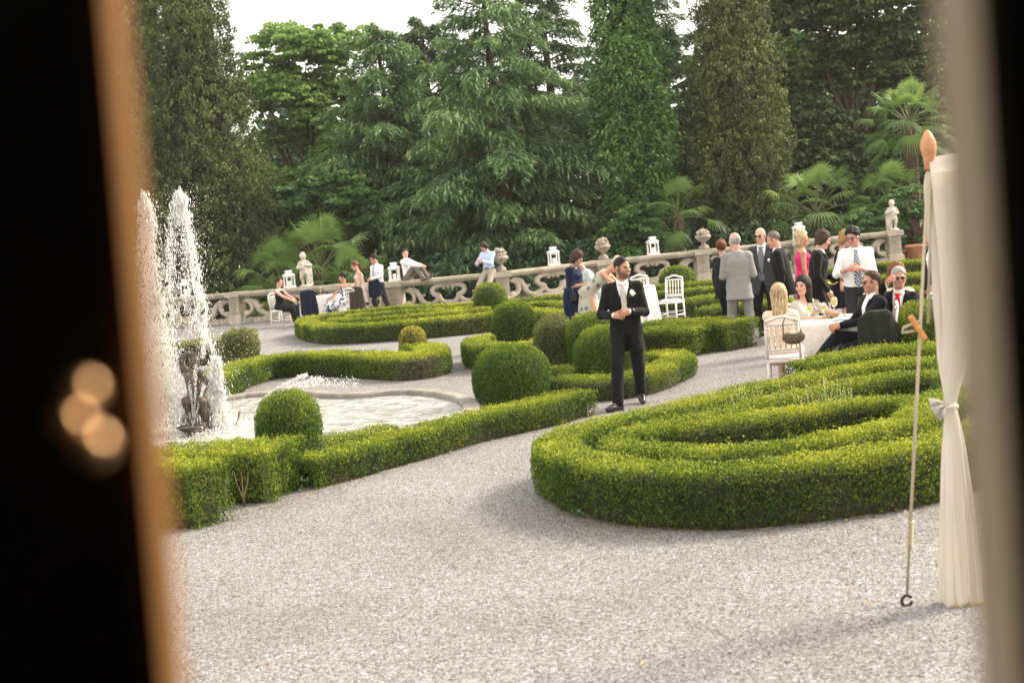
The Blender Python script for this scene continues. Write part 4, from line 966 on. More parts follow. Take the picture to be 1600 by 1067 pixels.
def cloth(name, c, rough=.85, pattern=None, c2=None, scale=10):
    if name in MATS: return MATS[name]
    mt, n, l, b = new_mat(name); tc = n.new('ShaderNodeTexCoord'); b.inputs['Roughness'].default_value = rough; b.inputs['Specular IOR Level'].default_value = .12
    b.inputs['Sheen Weight'].default_value = .04; b.inputs['Sheen Roughness'].default_value = .5
    n1 = n.new('ShaderNodeTexNoise'); n1.inputs['Scale'].default_value = 9; n1.inputs['Detail'].default_value = 3; l.new(tc.outputs['Object'], n1.inputs['Vector'])
    bp = n.new('ShaderNodeBump'); bp.inputs['Strength'].default_value = .55; bp.inputs['Distance'].default_value = .035; l.new(n1.outputs['Fac'], bp.inputs['Height']); l.new(bp.outputs[0], b.inputs['Normal'])
    if pattern is None:
        rp = n.new('ShaderNodeValToRGB'); rp.color_ramp.elements[0].color = tuple(v*.86 for v in c)+(1,); rp.color_ramp.elements[1].color = tuple(min(1, v*1.1) for v in c)+(1,)
        l.new(n1.outputs['Fac'], rp.inputs[0]); l.new(rp.outputs[0], b.inputs['Base Color'])
    else:
        if pattern == 'stripes':
            t = n.new('ShaderNodeTexWave'); t.wave_type = 'BANDS'; t.bands_direction = 'DIAGONAL'; t.inputs['Scale'].default_value = scale; src = t.outputs['Fac']; lo, hi = .45, .55
        elif pattern == 'blotch':
            t = n.new('ShaderNodeTexNoise'); t.inputs['Scale'].default_value = scale; t.inputs['Detail'].default_value = 1; src = t.outputs['Fac']; lo, hi = .49, .52
        else:
            t = n.new('ShaderNodeTexVoronoi'); t.inputs['Scale'].default_value = scale; src = t.outputs['Distance']; lo, hi = .24, .34
        l.new(tc.outputs['Object'], t.inputs['Vector'])
        rp = n.new('ShaderNodeValToRGB'); rp.color_ramp.elements[0].position = lo; rp.color_ramp.elements[1].position = hi
        rp.color_ramp.elements[0].color = (*c2, 1); rp.color_ramp.elements[1].color = (*c, 1); l.new(src, rp.inputs[0]); l.new(rp.outputs[0], b.inputs['Base Color'])
    MATS[name] = mt; return mt
BLACK = cloth('black_suit', (.0085, .0085, .0095)); NAVY = cloth('navy_cloth', (.008, .011, .028)); DNAVY = cloth('dark_navy_suit', (.007, .008, .013)); CHAR = cloth('charcoal_suit', (.045, .048, .055))
GREY = cloth('grey_suit', (.27, .265, .25)); WHITE = cloth('white_shirt', (.80, .79, .78), .7); DGREY = cloth('dark_grey_trousers', (.026, .026, .029)); KHAKI = cloth('beige_chinos', (.38, .33, .27)); TAUPE = cloth('taupe_trousers', (.17, .145, .125))
BLUSH = cloth('pale_blush_cloth', (.80, .62, .55)); BEIGE = cloth('beige_cloth', (.50, .44, .37)); CREAM = cloth('cream_top', (.72, .58, .45)); FUCH = cloth('fuchsia_cloth', (.80, .03, .16)); PBLUE = cloth('pale_blue_shirt', (.52, .62, .82), .7)
INK = cloth('ink_blue_dress', (.007, .013, .045)); PRINT = cloth('grey_printed_dress', (.42, .40, .32), .8, 'dots', (.12, .14, .17), 9); BLOOM = cloth('blue_flowered_cloth', (.75, .76, .80), .8, 'blotch', (.02, .03, .09), 15)
leather_m = mat('black_leather', (.012, .011, .011), .3); brown_l = mat('brown_leather', (.09, .035, .02), .4); lens_m = mat('dark_lens', (.008, .008, .01), .08); gold_m = mat('gold_chain', (.55, .36, .10), .3, 1.0)
def rotm(yaw=0, pitch=0, roll=0):
    """yaw turns the facing direction (-Y) towards +X, pitch tips it down, roll tilts towards +X"""
    Rz = np.array(Matrix.Rotation(yaw, 3, 'Z')); Rx = np.array(Matrix.Rotation(pitch, 3, 'X')); Ry = np.array(Matrix.Rotation(roll, 3, 'Y'))
    return Rz@Rx@Ry
def ik(a, t, l1, l2, pole):
    a = np.array(a, float); t = np.array(t, float); d = t-a; L = np.linalg.norm(d); L2 = min(L, (l1+l2)*.995); u = d/max(L, 1e-6); t = a+u*L2
    x = (l1*l1-l2*l2+L2*L2)/(2*L2); h = math.sqrt(max(0, l1*l1-x*x)); p = np.array(pole, float); p = p-u*(p@u); p /= np.linalg.norm(p)+1e-9
    return a+u*x+p*h, t
rad = math.radians
class Body: pass
def person(loc, rz, label, s=1.0, fem=False, pel=(0, 0, .93), lean=(0, 0), twist=0, head=(0, 0, 0), hl=(.25, -.06, .80), hr=(-.25, -.06, .80), fl=(.10, 0), fr=(-.10, 0), el=(.5, 1, -.3), er=(-.5, 1, -.3),
           kl=(.15, -1, 0), kr=(-.15, -1, 0), skin=(.52, .30, .20), hair='short', hairc=(.03, .02, .015), hname='dark_brown_hair', beard=0.0, paint_brow=None, top=None, legs=None, shoes=leather_m, fat=1.0, fine=False, group=None, ft=(0, 0), fz=(.0, .0), glasses=None, tie=None, hand_curl=.6, ft_pitch=(0, 0), palm=None, bare_legs=False, hem=-.24, tuck=False):
    B = Body(); pel = np.array(pel, float); B.pel = pel
    Rt = rotm(twist, lean[0], lean[1]); B.Rt = Rt
    T = lambda x, y, z: pel+Rt@np.array([x, y, z])
    sw = .142 if fem else .168
    nb = T(0, .01, .50); shl, shr = T(sw, .01, .425), T(-sw, .01, .425)
    Rh = rotm(rad(head[0]), rad(head[1]), rad(head[2])); B.Rh = Rh
    up = Rt[:, 2]*.6+Rh[:, 2]*.4; up /= np.linalg.norm(up); hc = nb+up*(.062 if fem else .052)+Rh@np.array([0, -.02, .105]); B.hc = hc
    hpl, hpr = pel+np.array([.09, 0, -.03]), pel+np.array([-.09, 0, -.03])
    LA, LF = (.275, .245) if fem else (.295, .26)
    ell, wl_ = ik(shl, hl, LA, LF, el); elr, wr_ = ik(shr, hr, LA, LF, er)
    tz = [.085+fz[0], .085+fz[1]]
    knl, anl = ik(hpl, (fl[0], fl[1]+.04, tz[0]), .435, .415, kl); knr, anr = ik(hpr, (fr[0], fr[1]+.04, tz[1]), .435, .415, kr)
    B.__dict__.update(shl=shl, shr=shr, ell=ell, elr=elr, wl=wl_, wr=wr_, hpl=hpl, hpr=hpr, knl=knl, knr=knr, anl=anl, anr=anr, nb=nb, T=T)
    F_ = fat
    if fem: rings = [(-.12, 0, .01, .155*F_, .11*F_), (0, 0, .01, .165*F_, .112*F_), (.14, 0, 0, .125*F_, .092*F_), (.27, 0, -.005, .135*F_, .105*F_), (.34, 0, -.015, .14*F_, .122*F_), (.42, 0, 0, .125, .085), (.50, 0, .01, .06, .05)]
    else: rings = [(-.12, 0, .01, .155*F_, .105*F_), (0, 0, 0, .155*F_, .105*F_), (.12, 0, -.005, .148*F_, .105*F_), (.25, 0, 0, .150*F_, .108*F_), (.36, 0, 0, .160, .112), (.43, 0, .005, .125, .09), (.51, 0, .01, .06, .055)]
    def tor(p): return (p-pel.astype(np.float32))@Rt.astype(np.float32)
    def infl(e, zlo=-9, zhi=9, extra=()): return [(z, cx, cy, w+e, d+e) for z, cx, cy, w, d in rings if zlo <= z <= zhi]+list(extra)
    def torso(p, e=0, zlo=-9, zhi=9, extra=(), cap=.03): return sd_loft(tor(p), infl(e, zlo, zhi, extra), cap)
    def arms(p, d, e=0.0, k=.03, fore=1.0, r=None):
        a1, a2, a3 = (.043, .036, .026) if fem else (.052, .043, .031)
        for sh, eb, wr in ((shl, ell, wl_), (shr, elr, wr_)):
            inn = T((1 if sh is shl else -1)*.05, .01, .450)
            d = smin(d, sd_cone(p, inn, sh, .045+e, a1+.006+e), k); d = smin(d, sd_cone(p, sh, eb, a1+e, a2+e), k)
            if fore > 0: w2 = eb+(wr-eb)*fore; d = smin(d, sd_cone(p, eb, w2, a2+e, a3+(a2-a3)*(1-fore)+e), .015)
        return d
    def legsf(p, d, e=0.0, k=.03, r=(.082, .055, .035), upto=1.0):
        for hp, kn, an in ((hpl, knl, anl), (hpr, knr, anr)):
            d = smin(d, sd_cone(p, hp, kn, r[0]+e, r[1]+e), k)
            if upto > 0: d = smin(d, sd_cone(p, kn, kn+(an-kn)*upto, r[1]+e, r[1]+(r[2]-r[1])*upto+e), .02)
        return d
    def headf(p):
        q = (p-hc.astype(np.float32))@Rh.astype(np.float32); w = .92 if fem else 1.0
        d = sd_ell(q, (0, .012, .035), (.075, .095, .09)); d = smin(d, sd_ell(q, (0, -.02, -.04), (.060*w, .068, .076)), .03)
        d = smin(d, sd_ell(q, (0, -.064, -.094), (.024*w, .02, .02)), .025)
        for sx in (-1, 1):
            d = smin(d, sd_cone(q, (sx*.054*w, .0, -.05), (sx*.012, -.055, -.095), .02, .016), .02); d = smin(d, sd_ell(q, (sx*.042, -.062, -.025), (.022, .02, .022)), .02)
            d = smin(d, sd_cone(q, (sx*.014, -.088, .022), (sx*.048, -.074, .022), .008, .006), .012)
            d = -smin(-d, sd_ell(q, (sx*.031, -.098, .002), (.015, .014, .010)), .010)
            d = smin(d, sd_ell(q, (sx*.031, -.079, .001), (.0125, .010, .009)), .003)
            d = smin(d, sd_ell(q, (sx*.078, .012, -.008), (.010, .020, .032), np.array(Matrix.Rotation(sx*.25, 3, 'Z'))), .006)
        d = smin(d, sd_cone(q, (0, -.086, .012), (0, -.108, -.026), .008, .0125), .010); d = smin(d, sd_ell(q, (0, -.094, -.030), (.017, .012, .009)), .006)
        d = smin(d, sd_ell(q, (0, -.084, -.058), (.023, .011, .005)), .004); d = smin(d, sd_ell(q, (0, -.083, -.068), (.019, .011, .006)), .004)
        nr = .046 if fem else .057
        nk = nb+(T(0, 0, .44)-nb)*.6; top_ = hc+Rh@np.array([0, .022, -.06])
        return smin(d, sd_cone(p, nk, top_, nr+.008, nr), .02)
    hv, hf = implicit(headf, np.minimum(hc, nb)-.16, np.maximum(hc, nb)+.16, .0046 if fine else .0062)
    # face colours, in the head's own frame
    q = (hv-hc)@Rh; base = np.array(skin); colr = np.tile(base, (len(hv), 1))
    def dab(c, r, colour, soft=.25, amt=1.0):
        nonlocal colr
        k = np.sqrt((((q-np.array(c))/np.array(r))**2).sum(1)); a = np.clip((1+soft-k)/max(soft, 1e-3), 0, 1)[:, None]*amt; colr = colr*(1-a)+np.array(colour)*a
    for sx in (-1, 1):
        dab((sx*.045, -.075, -.03), (.022, .03, .02), base*np.array([1.15, .8, .75]), .8, .35)
        dab((sx*.031, -.086, .003), (.0115, .012, .0052), (.10, .06, .045) if not fine else (.13, .10, .085), .3)
        dab((sx*.031+.002, -.09, .002), (.0065, .012, .0068), (.015, .01, .008), .3)
        dab((sx*.031, -.088, .0085), (.015, .014, .0022), (.05, .03, .022), .4, .6)
        dab((sx*.033, -.08, .024), (.021, .03, .0048), np.array(hairc)*.9 if paint_brow is None else paint_brow, .4, .8)
    lipc = base*np.array([.95, .52, .5]) if not fem else np.array([.55, .13, .12])
    dab((0, -.092, -.062), (.024, .02, .010), lipc, .3, .75); dab((0, -.095, -.0635), (.022, .02, .0016), (.12, .03, .025), .6, .8); dab((0, -.1, -.036), (.012, .012, .004), base*.45, .5, .5)
    if hair in ('short', 'cropped', 'receding', 'tousled', 'bowl') :
        line = np.interp(q[:, 2], [-.09, -.03, .012, .03, .06, .085, .12], [.075, .05, .032, -.03, -.060, -.078, -.25])+(.03 if hair == 'receding' else 0)
        a = np.clip((q[:, 1]-line+.008+.004*nz3(q, 150))/.008, 0, 1)*np.clip((q[:, 2]+.075)/.02, 0, 1)*np.where((np.abs(q[:, 0]) > .074) & (np.abs(q[:, 1]-.012) < .03) & (q[:, 2] < .03), 0, 1)
        a = np.maximum(a, np.clip(1-np.abs(q[:, 1]+.022)/.016, 0, 1)**.5*np.where((np.abs(q[:, 0]) > .05) & (q[:, 2] < .035) & (q[:, 2] > (-.05 if beard > .5 else -.012)), 1, 0)*.85)[:, None]; colr = colr*(1-a)+np.array(hairc)*a
    if beard:
        nsy = nz3(q, 120)*.1
        jz = np.clip((-.016-q[:, 2]-np.clip(-q[:, 1]-.01, 0, .06)*.62)/.010, 0, 1)*np.clip((.012-q[:, 1])/.02, 0, 1)*np.clip((q[:, 2]+.135)/.02, 0, 1)
        st = np.clip(1-np.sqrt(((q-np.array([0, -.095, -.046]))/np.array([.028, .03, .008]))**2).sum(1)*.5, 0, 1)
        lip = np.sqrt((((q-np.array([0, -.092, -.063]))/np.array([.021, .03, .009]))**2).sum(1)) < 1
        a = (np.clip(np.maximum(jz, st*1.3)+nsy*jz, 0, 1)*beard*np.where(lip, 0, 1))[:, None]; colr = colr*(1-a)+np.array(hairc)*a
    colr = np.clip(colr*(1+.05*nz3(q, 40)[:, None]), 0, 1)
    V_, F2, C_ = [hv], [hf], [colr]; off = len(hv)
    def bodyf(p):
        d = torso(p); d = arms(p, d)
        d = legsf(p, d)
        for an, yaw, pt in ((anl, ft[0], ft_pitch[0]), (anr, ft[1], ft_pitch[1])):
            Rf = rotm(yaw, pt, 0); d = smin(d, sd_cone(p, an, an+Rf@np.array([0, -.13, -.055]), .033, .022), .02)
        return d
    allj = np.array([shl, shr, ell, elr, wl_, wr_, hpl, hpr, knl, knr, anl, anr, nb]); lo, hi = allj.min(0)-.13, allj.max(0)+.13; hi[2] -= .06
    bv, bf = implicit(bodyf, lo, hi, .0135); V_.append(bv); F2.append(bf+off); C_.append(np.tile(base, (len(bv), 1))*np.array([1, 1, 1])); off += len(bv)
    def handf(side, eb, wr, curl, target_n):
        h = (wr-eb)/np.linalg.norm(wr-eb); 
        if palm is not None and palm[side] is not None:
            h = h*.5+np.array(palm[side], float)*.8; h /= np.linalg.norm(h)
        nrm = np.array(target_n, float); nrm -= h*(nrm@h); nrm /= np.linalg.norm(nrm)+1e-9; sd = np.cross(h, nrm)*(1 if side == 0 else -1)
        Rm = np.stack([sd, h, nrm], 1).astype(np.float32); w0 = wr.astype(np.float32); sc = .9 if fem else 1.0
        def fn(p):
            q_ = ((p-w0)@Rm)/sc
            d = sd_ell(q_, (0, .045, 0), (.040, .052, .017)); d = smin(d, sd_cone(q_, (0, -.03, 0), (0, .02, 0), .026, .026), .02)
            for j, (ox, ln) in enumerate(((-.030, .88), (-.0105, 1.0), (.0105, .95), (.030, .76))):
                b0 = np.array([ox, .082-abs(ox)*.2, 0.]); a_ = curl*(.55+.1*j)
                for L_, r1, r2 in ((.038*ln, .0095, .0088), (.026*ln, .0088, .008), (.020*ln, .008, .007)):
                    b1 = b0+np.array([ox*.06, math.cos(a_)*L_, math.sin(a_)*L_]); d = smin(d, sd_cone(q_, b0, b1, r1, r2), .004); b0 = b1; a_ += curl*.85
            d = smin(d, sd_cone(q_, (-.024, .012, .004), (-.052, .048, .014+.01*curl), .014, .0105), .008); d = smin(d, sd_cone(q_, (-.052, .048, .014+.01*curl), (-.050+.012*curl, .078, .022+.012*curl), .0105, .008), .004)
            return d*sc
        c = wr+h*.09
        return implicit(fn, c-.13, c+.13, .0042 if fine else .006)
    for side, (eb, wr) in enumerate(((ell, wl_), (elr, wr_))):
        tn_ = (-.8, .25, -.1) if side == 0 else (.8, .25, -.1)
        if np.linalg.norm(np.array((hl, hr)[side])[:2]) < .2 or abs((hl, hr)[side][0]) < .16: tn_ = (-.4 if side == 0 else .4, .8, -.3)
        v2, f2 = handf(side, eb, wr, hand_curl, tn_); V_.append(v2); F2.append(f2+off); C_.append(np.tile(base*np.array([1.02, .93, .9]), (len(v2), 1))); off += len(v2)
    me = mesh_np('person', np.concatenate(V_), np.concatenate(F2), True, col=np.concatenate(C_)); me.materials.append(skin_m)
    root = link('person', me, None, None, loc, rz); root.scale = (s,)*3; tag(root, label, 'person', group); B.root = root
    def part(name, fn, lo, hi, h, material, jig=.0):
        v, f = implicit((lambda p: fn(p)+jig*nz3(p, 14)+jig*.6*nz3(p, 34)) if jig else fn, lo, hi, h)
        if len(v) == 0: return None
        return link(name, mesh_np(name, v, f, True), material, root)
    B.part = part
    hh_ = .010 if fine else .0125
    # ---- hair
    hm = hair_mat(hname, hairc); e_ = .0
    def hq(p): return (p-hc.astype(np.float32))@Rh.astype(np.float32)
    def keep_line(q, sh=0.0): return np.interp(q[..., 2], [-.09, -.03, .012, .03, .06, .085, .12], [.075, .05, .032, -.03, -.060, -.078, -.25]).astype(np.float32)+sh
    if hair in ('short', 'cropped', 'receding', 'tousled'):
        th = {'short': .010, 'cropped': .002, 'receding': .008, 'tousled': .020}[hair]; sh = {'receding': .03}.get(hair, 0)
        def fn(p):
            q = hq(p); d = sd_ell(q, (0, .016, .038+th*.4), (.077+th, .096+th, .091+th)); d = smax(d, -(q[..., 1]-keep_line(q, sh)), .006); d = smax(d, -(q[..., 2]+.065-np.clip(-.02-q[..., 1], -.1, 0)*-.3), .01)
            return d+(.003 if hair != 'tousled' else .008)*nz3(q, 60)
        part('hair', fn, hc-.16, hc+.17, .006, hm)
    elif hair == 'bald':
        def fn(p):
            q = hq(p); d = sd_ell(q, (0, .016, .02), (.082, .10, .092)); d = smax(d, -(q[..., 1]-.005), .01); d = smax(d, q[..., 2]-(.055 if hairc[0] > .1 else .03), .012); d = smax(d, -(q[..., 2]+.06), .01); return d+.002*nz3(q, 60)
        part('hair', fn, hc-.16, hc+.17, .006, hm)
    elif hair in ('bob', 'long', 'bun', 'pony', 'bowl', 'updo', 'curly'):
        L = {'bob': .115, 'long': .235, 'bun': .02, 'pony': .03, 'bowl': .085, 'updo': .03, 'curly': .06}[hair]; V0 = {'bob': .022, 'long': .018, 'bun': .012, 'pony': .012, 'bowl': .02, 'updo': .02, 'curly': .035}[hair]
        def fn(p):
            q = hq(p); d = sd_ell(q, (0, .02, .04+V0*.3), (.077+V0, .096+V0, .092+V0))
            if L > .03: d = smin(d, sd_loft(q, [(-L, 0, .055, .085+V0*.3, .05), (-.03, 0, .035, .082+V0, .075), (.04, 0, .02, .078+V0, .09)], .02), .03)
            line = np.interp(q[..., 2], [-.2, -.05, .02, .055, .08, .12], [-.02, -.03, -.045, -.072, -.09, -.3])
            d = smax(d, -(q[..., 1]-line), .008); d = smax(d, -(q[..., 2]+max(L, .06)), .012)
            if hair == 'bun': d = smin(d, sd_ell(q, (0, .125, .03), (.045, .045, .045)), .01)
            if hair == 'updo': d = smin(d, sd_ell(q, (0, .10, .07), (.055, .05, .05)), .02)
            if hair == 'pony': d = smin(d, sd_cone(q, (0, .11, .05), (.0, .15, -.03), .028, .03), .01); d = smin(d, sd_cone(q, (.0, .15, -.03), (0, .12, -.19), .03, .012), .01)
            return d+(.004 if hair != 'curly' else .014)*nz3(q, 45 if hair != 'curly' else 70)
        part('hair', fn, hc-np.array([.18, .2, .36]), hc+np.array([.18, .22, .2]), .0075, hm)
    # ---- clothes
    def jacket(material, opening=True, btn=.10, inflate=.022, hemz=None, flare=.02, fnx=None):
        hz_ = hem if hemz is None else hemz
        if abs(lean[0]) > .6: pass
        ext = [(hz_, 0, .01, (.165*F_+flare+.02), .12*F_+flare+.012), (-.13, 0, .01, .160*F_+inflate, .115*F_+inflate)]
        def fn(p):
            t = tor(p); d = sd_loft(t, infl(inflate, -.05, 9, ext), .018); d = arms(p, d, .011, .03, .93)
            if opening:
                v = np.interp(t[..., 2], [hz_, btn-.06, btn, btn+.02, .40, .53], [.075, .004, -.02, .006, .06, .072]).astype(np.float32)
                d = smax(d, -np.maximum(np.abs(t[..., 0]-.004)-v, t[..., 1]+.03), .006)
                # lapels stand proud beside the opening
                lw = np.interp(t[..., 2], [btn, btn+.03, .34, .36, .46, .5], [-.02, .02, .055, .035, .05, .03])
                fr = np.interp(t[..., 2], [r[0] for r in sorted(rings)], [r[2]-r[4] for r in sorted(rings)])-inflate
                band = np.abs(np.abs(t[..., 0]-.004)-v-lw*.5)-lw*.5
                lap = np.maximum(band, np.abs(t[..., 1]-fr+.001-np.abs(t[..., 0])**2*1.2)-.0065); lap = np.maximum(lap, np.maximum(btn-t[..., 2], t[..., 2]-.47)); d = smin(d, lap, .003)
            return d
        lo_ = np.minimum(allj[:6].min(0), pel-.2)-.12; hi_ = np.maximum(allj[:6].max(0), nb)+.12; lo_[2] = min(lo_[2], pel[2]+hz_-.05); c = 0
        # a leaning or seated torso may push the hem outward
        hp = T(0, 0, hz_); lo_ = np.minimum(lo_, hp-.28); hi_ = np.maximum(hi_, hp+.28)
        return part('jacket', fn, lo_, hi_, hh_, material, .0032)
    def trousers(material, e=.012, up=.05):
        def fn(p):
            q = p-pel.astype(np.float32); d = sd_loft(q, [(-.12, 0, .01, .16*F_+.01, .11*F_+.012), (up, 0, 0, .155*F_+.012, .108*F_+.012)], .03)
            return legsf(p, d, e, .03, (.084, .060, .052), .97)
        J = np.array([hpl, hpr, knl, knr, anl, anr]); return part('trousers', fn, J.min(0)-.15, J.max(0)+.16, hh_, material, .0045)
    def shirt(material, fore=.95, zlo=-.03, e=.010, name='shirt', neck=True, ae=.010, jig=.004):
        def fn(p):
            d = torso(p, e, zlo, 9, [(zlo, 0, .0, .158*F_+e, .108*F_+e)], .015); d = arms(p, d, ae, .03, fore)
            if neck: d = smin(d, sd_cone(p, T(0, .010, .48), T(0, .004, .508), .064, .060), .006)
            return d
        lo_ = allj[:6].min(0)-.12; hi_ = allj[:6].max(0)+.12; lo_ = np.minimum(lo_, pel-np.array([.25, .25, .1])); hi_ = np.maximum(hi_, nb+.12)
        o = part(name, fn, lo_, hi_, hh_*.9, material, jig)
        return o
    def collar(material, w=1.0):
        b = MB()
        for sx in (-1, 1):
            v = [T(sx*.008, -.058, .500), T(sx*.048, -.040, .528), T(sx*.062, .008, .540), T(sx*.064, -.048, .485), T(sx*.036, -.080, .455), T(sx*.074, .008, .485)]
            v2 = [np.array(x)+Rt@np.array([0, -.006, .002]) for x in v]
            b.add(list(v)+v2, [(0, 1, 3, 4), (1, 2, 5, 3), (6, 10, 9, 7), (7, 9, 11, 8), (0, 4, 10, 6), (4, 3, 9, 10), (3, 5, 11, 9), (0, 6, 7, 1), (1, 7, 8, 2)])
        return b.build('collar', material, root, True)
    def necktie(material, zend=.10, w=1.0, e=.012):
        zs = [.485, .47, .45, .41, .33, .22, zend+.04, zend]; ws = [.018, .020, .014, .022, .030, .036, .040, .006]
        R_ = sorted(rings); b = MB(); v = []
        for z, ww in zip(zs, ws):
            y = np.interp(z, [r[0] for r in R_], [r[2]-r[4] for r in R_])-e-.006; y = min(y, -.062) if z > .45 else y
            for x, dy in ((-ww*w, .004), (-ww*w*.6, -.006), (ww*w*.6, -.006), (ww*w, .004)): v.append(T(x, y+dy-(.008 if z > .46 else 0), z))
        f = [(i*4+j, i*4+j+1, (i+1)*4+j+1, (i+1)*4+j) for i in range(len(zs)-1) for j in range(3)]
        b.add(v, f); o = b.build('tie', material, root, True); md = o.modifiers.new('thick', 'SOLIDIFY'); md.thickness = .006; return o
    def dress(material, rings2, sleeves=0.0, thighs=False, zlo=-9, e=.010, name='dress', jig=.005, neck=.45, k=.03, shin=0, top=True):
        """rings2: skirt rings in upright pelvis coordinates (z measured from the pelvis)"""
        def fn(p):
            d = torso(p, e, zlo, 9, (), .02) if top else None
            if top:
                t = tor(p); d = smax(d, t[..., 2]-neck, .01)
            if sleeves > 0:
                for sh, eb, sx in ((shl, ell, 1), (shr, elr, -1)):
                    d = smin(d, sd_cone(p, T(sx*.07, .01, .44), sh, .045+e, .055+e), .02); d = smin(d, sd_cone(p, sh, sh+(eb-sh)*min(1, sleeves), .052+e, .046+e), .02)
                    if sleeves > 1: wr = (wl_ if sx > 0 else wr_); d = smin(d, sd_cone(p, eb, eb+(wr-eb)*(sleeves-1), .046+e, .036+e), .02)
            if rings2:
                q = p-pel.astype(np.float32); dd = sd_loft(q, rings2, .015); an = np.arctan2(q[..., 1], q[..., 0]); low = np.clip(-(q[..., 2])/.8, 0, 1)
                dd = dd+.010*low*np.sin(an*11+nz3(p, 3)*2); d = dd if d is None else smin(d, dd, k)
            if thighs:
                for hp, kn, an in ((hpl, knl, anl), (hpr, knr, anr)):
                    c_ = sd_cone(p, hp, kn, .10+e, .075+e); d = c_ if d is None else smin(d, c_, .06)
                    if shin: d = smin(d, sd_cone(p, kn, kn+(an-kn)*shin, .075+e, .075+e), .05)
            return d
        lo_ = allj.min(0)-.3; hi_ = allj.max(0)+.2; return part(name, fn, lo_, hi_, hh_, material, jig)
    B.jacket, B.trousers, B.shirt, B.collar, B.necktie, B.dress, B.torso, B.tor, B.rings = jacket, trousers, shirt, collar, necktie, dress, torso, tor, rings
    # ---- shoes
    if shoes is not None:
        for an, yaw, pt in ((anl, ft[0], ft_pitch[0]), (anr, ft[1], ft_pitch[1])):
            Rf = rotm(yaw, pt, 0).astype(np.float32); a0 = an.astype(np.float32); a0 = a0+np.array([0, 0, -.085*1.0], np.float32)@Rf.T*1.0
            def fn(p, Rf=Rf, a0=a0):
                q = (p-a0)@Rf; d = sd_ell(q, (0, -.065, .035), (.045, .135, .048)); d = smin(d, sd_cone(q, (0, .03, .05), (0, .02, .095), .04, .042), .03); d = smax(d, -(q[..., 2]-.004), .006)
                return smin(d, np.maximum(np.maximum(np.abs(q[..., 0])-.034, np.abs(q[..., 1]-.035)-.03), np.abs(q[..., 2]-.014)-.014), .004)
            part('shoe', fn, a0-np.array([.24, .24, .14]), a0+np.array([.24, .24, .18]), .009, shoes)
    if glasses:
        gm = lens_m; b = MB(); HP = lambda x, y, z: hc+Rh@np.array([x, y, z])
        for sx in (-1, 1):
            c = HP(sx*.032, -.098, .0); n_ = 14; ring = [c+Rh@np.array([.024*math.cos(a), .004*abs(math.cos(a)), .018*math.sin(a)]) for a in np.linspace(0, 2*math.pi, n_, endpoint=False)]
            if glasses == 'sun': b.add(ring+[r-Rh@np.array([0, .004, 0]) for r in ring], [tuple(range(n_)), tuple(range(2*n_-1, n_-1, -1))]+[(i, (i+1) % n_, n_+(i+1) % n_, n_+i) for i in range(n_)])
            else: b.tube(ring+[ring[0]], .0028, 5, False)
            b.tube([HP(sx*.056, -.094, .004), HP(sx*.082, -.04, .006), HP(sx*.084, .01, .0)], .0028, 5)
        b.tube([HP(-.010, -.104, .004), HP(.010, -.104, .004)], .0028, 5); b.build('glasses', gm, root)
    return B

# skin, hair tones
TAN = (.47, .25, .155); FAIR = (.60, .37, .27); PINK = (.60, .33, .26); OLIVE = (.50, .29, .19)
DB = (.022, .014, .010)
# 1 ---- groom
g1 = G(975, 640)
B = person(Vector((G(988, 634).x, 16.05, 0)), rad(-8), 'bearded groom in black three-piece suit with white boutonniere, walking with hands clasped', 1.0, head=(46, 3, 0), fine=True, twist=rad(4), lean=(rad(1), 0), pel=(0, 0, .925),
           hl=(.075, -.245, 1.10), hr=(-.115, -.225, 1.07), el=(.75, .9, -.35), er=(-.75, .9, -.35), fl=(.09, .24), fr=(-.15, -.28), ft=(rad(10), rad(-42)), fz=(.05, 0), ft_pitch=(rad(22), 0), kl=(.1, -1, 0), kr=(-.1, -1, 0), skin=(.44, .235, .145), hair='cropped', hairc=(.022, .014, .010), hname='dark_brown_hair', beard=.68, palm=[(-1, -.05, -.25), (1, -.1, -.1)], hand_curl=.75, hem=-.29)
B.trousers(BLACK); B.jacket(BLACK, btn=.17, inflate=.024); B.shirt(WHITE, 1.0, ae=.002, jig=.001); B.collar(WHITE); B.necktie(cloth('silver_tie', (.50, .46, .43), .5), .12, 1.0, .014)
def wc(p):
    t = B.tor(p); d = sd_loft(t, [(z, cx, cy, w+.013, d_+.015) for z, cx, cy, w, d_ in B.rings if -.05 <= z <= .45]+[(-.08, 0, 0, .168, .12)], .01); v = np.interp(t[..., 2], [.20, .22, .44, .5], [-.02, .004, .062, .08])
    return np.maximum(d, -np.maximum(np.abs(t[..., 0])-v, t[..., 1]+.02))
B.part('waistcoat', wc, B.pel-np.array([.25, .25, .12]), B.pel+np.array([.25, .25, .5]), .009, BLACK)
T = B.T; bt = MB(); c = np.array(T(.105, -.150, .375))
rf = np.random.RandomState(2)
for k in range(16): bt.ball(c+rf.normal(size=3)*.011, .014, 6, 5)
fl_ = bt.build('boutonniere', mat('white_petals', (.85, .83, .76), .6), B.root, True); MB().tube([c+np.array([-.005, 0, 0]), c+np.array([-.055, -.002, -.05])], .004, 5).ball(c+np.array([-.02, 0, -.01]), (.02, .008, .014), 6, 4).build('stem', mat('stem_green', (.10, .16, .06)), fl_)
wa = B.wl+(B.ell-B.wl)*.06; MB().tube([wa-(B.ell-B.wl)*.03, wa+(B.ell-B.wl)*.035], .036, 14).build('wristwatch', mat('watch_white', (.75, .73, .70), .2), B.root, True)
for w_, e_ in ((B.wl, B.ell), (B.wr, B.elr)): MB().tube([w_+(e_-w_)*.03, w_+(e_-w_)*.16], [.037, .040], 14).build('shirt_cuff', WHITE, B.root, True)

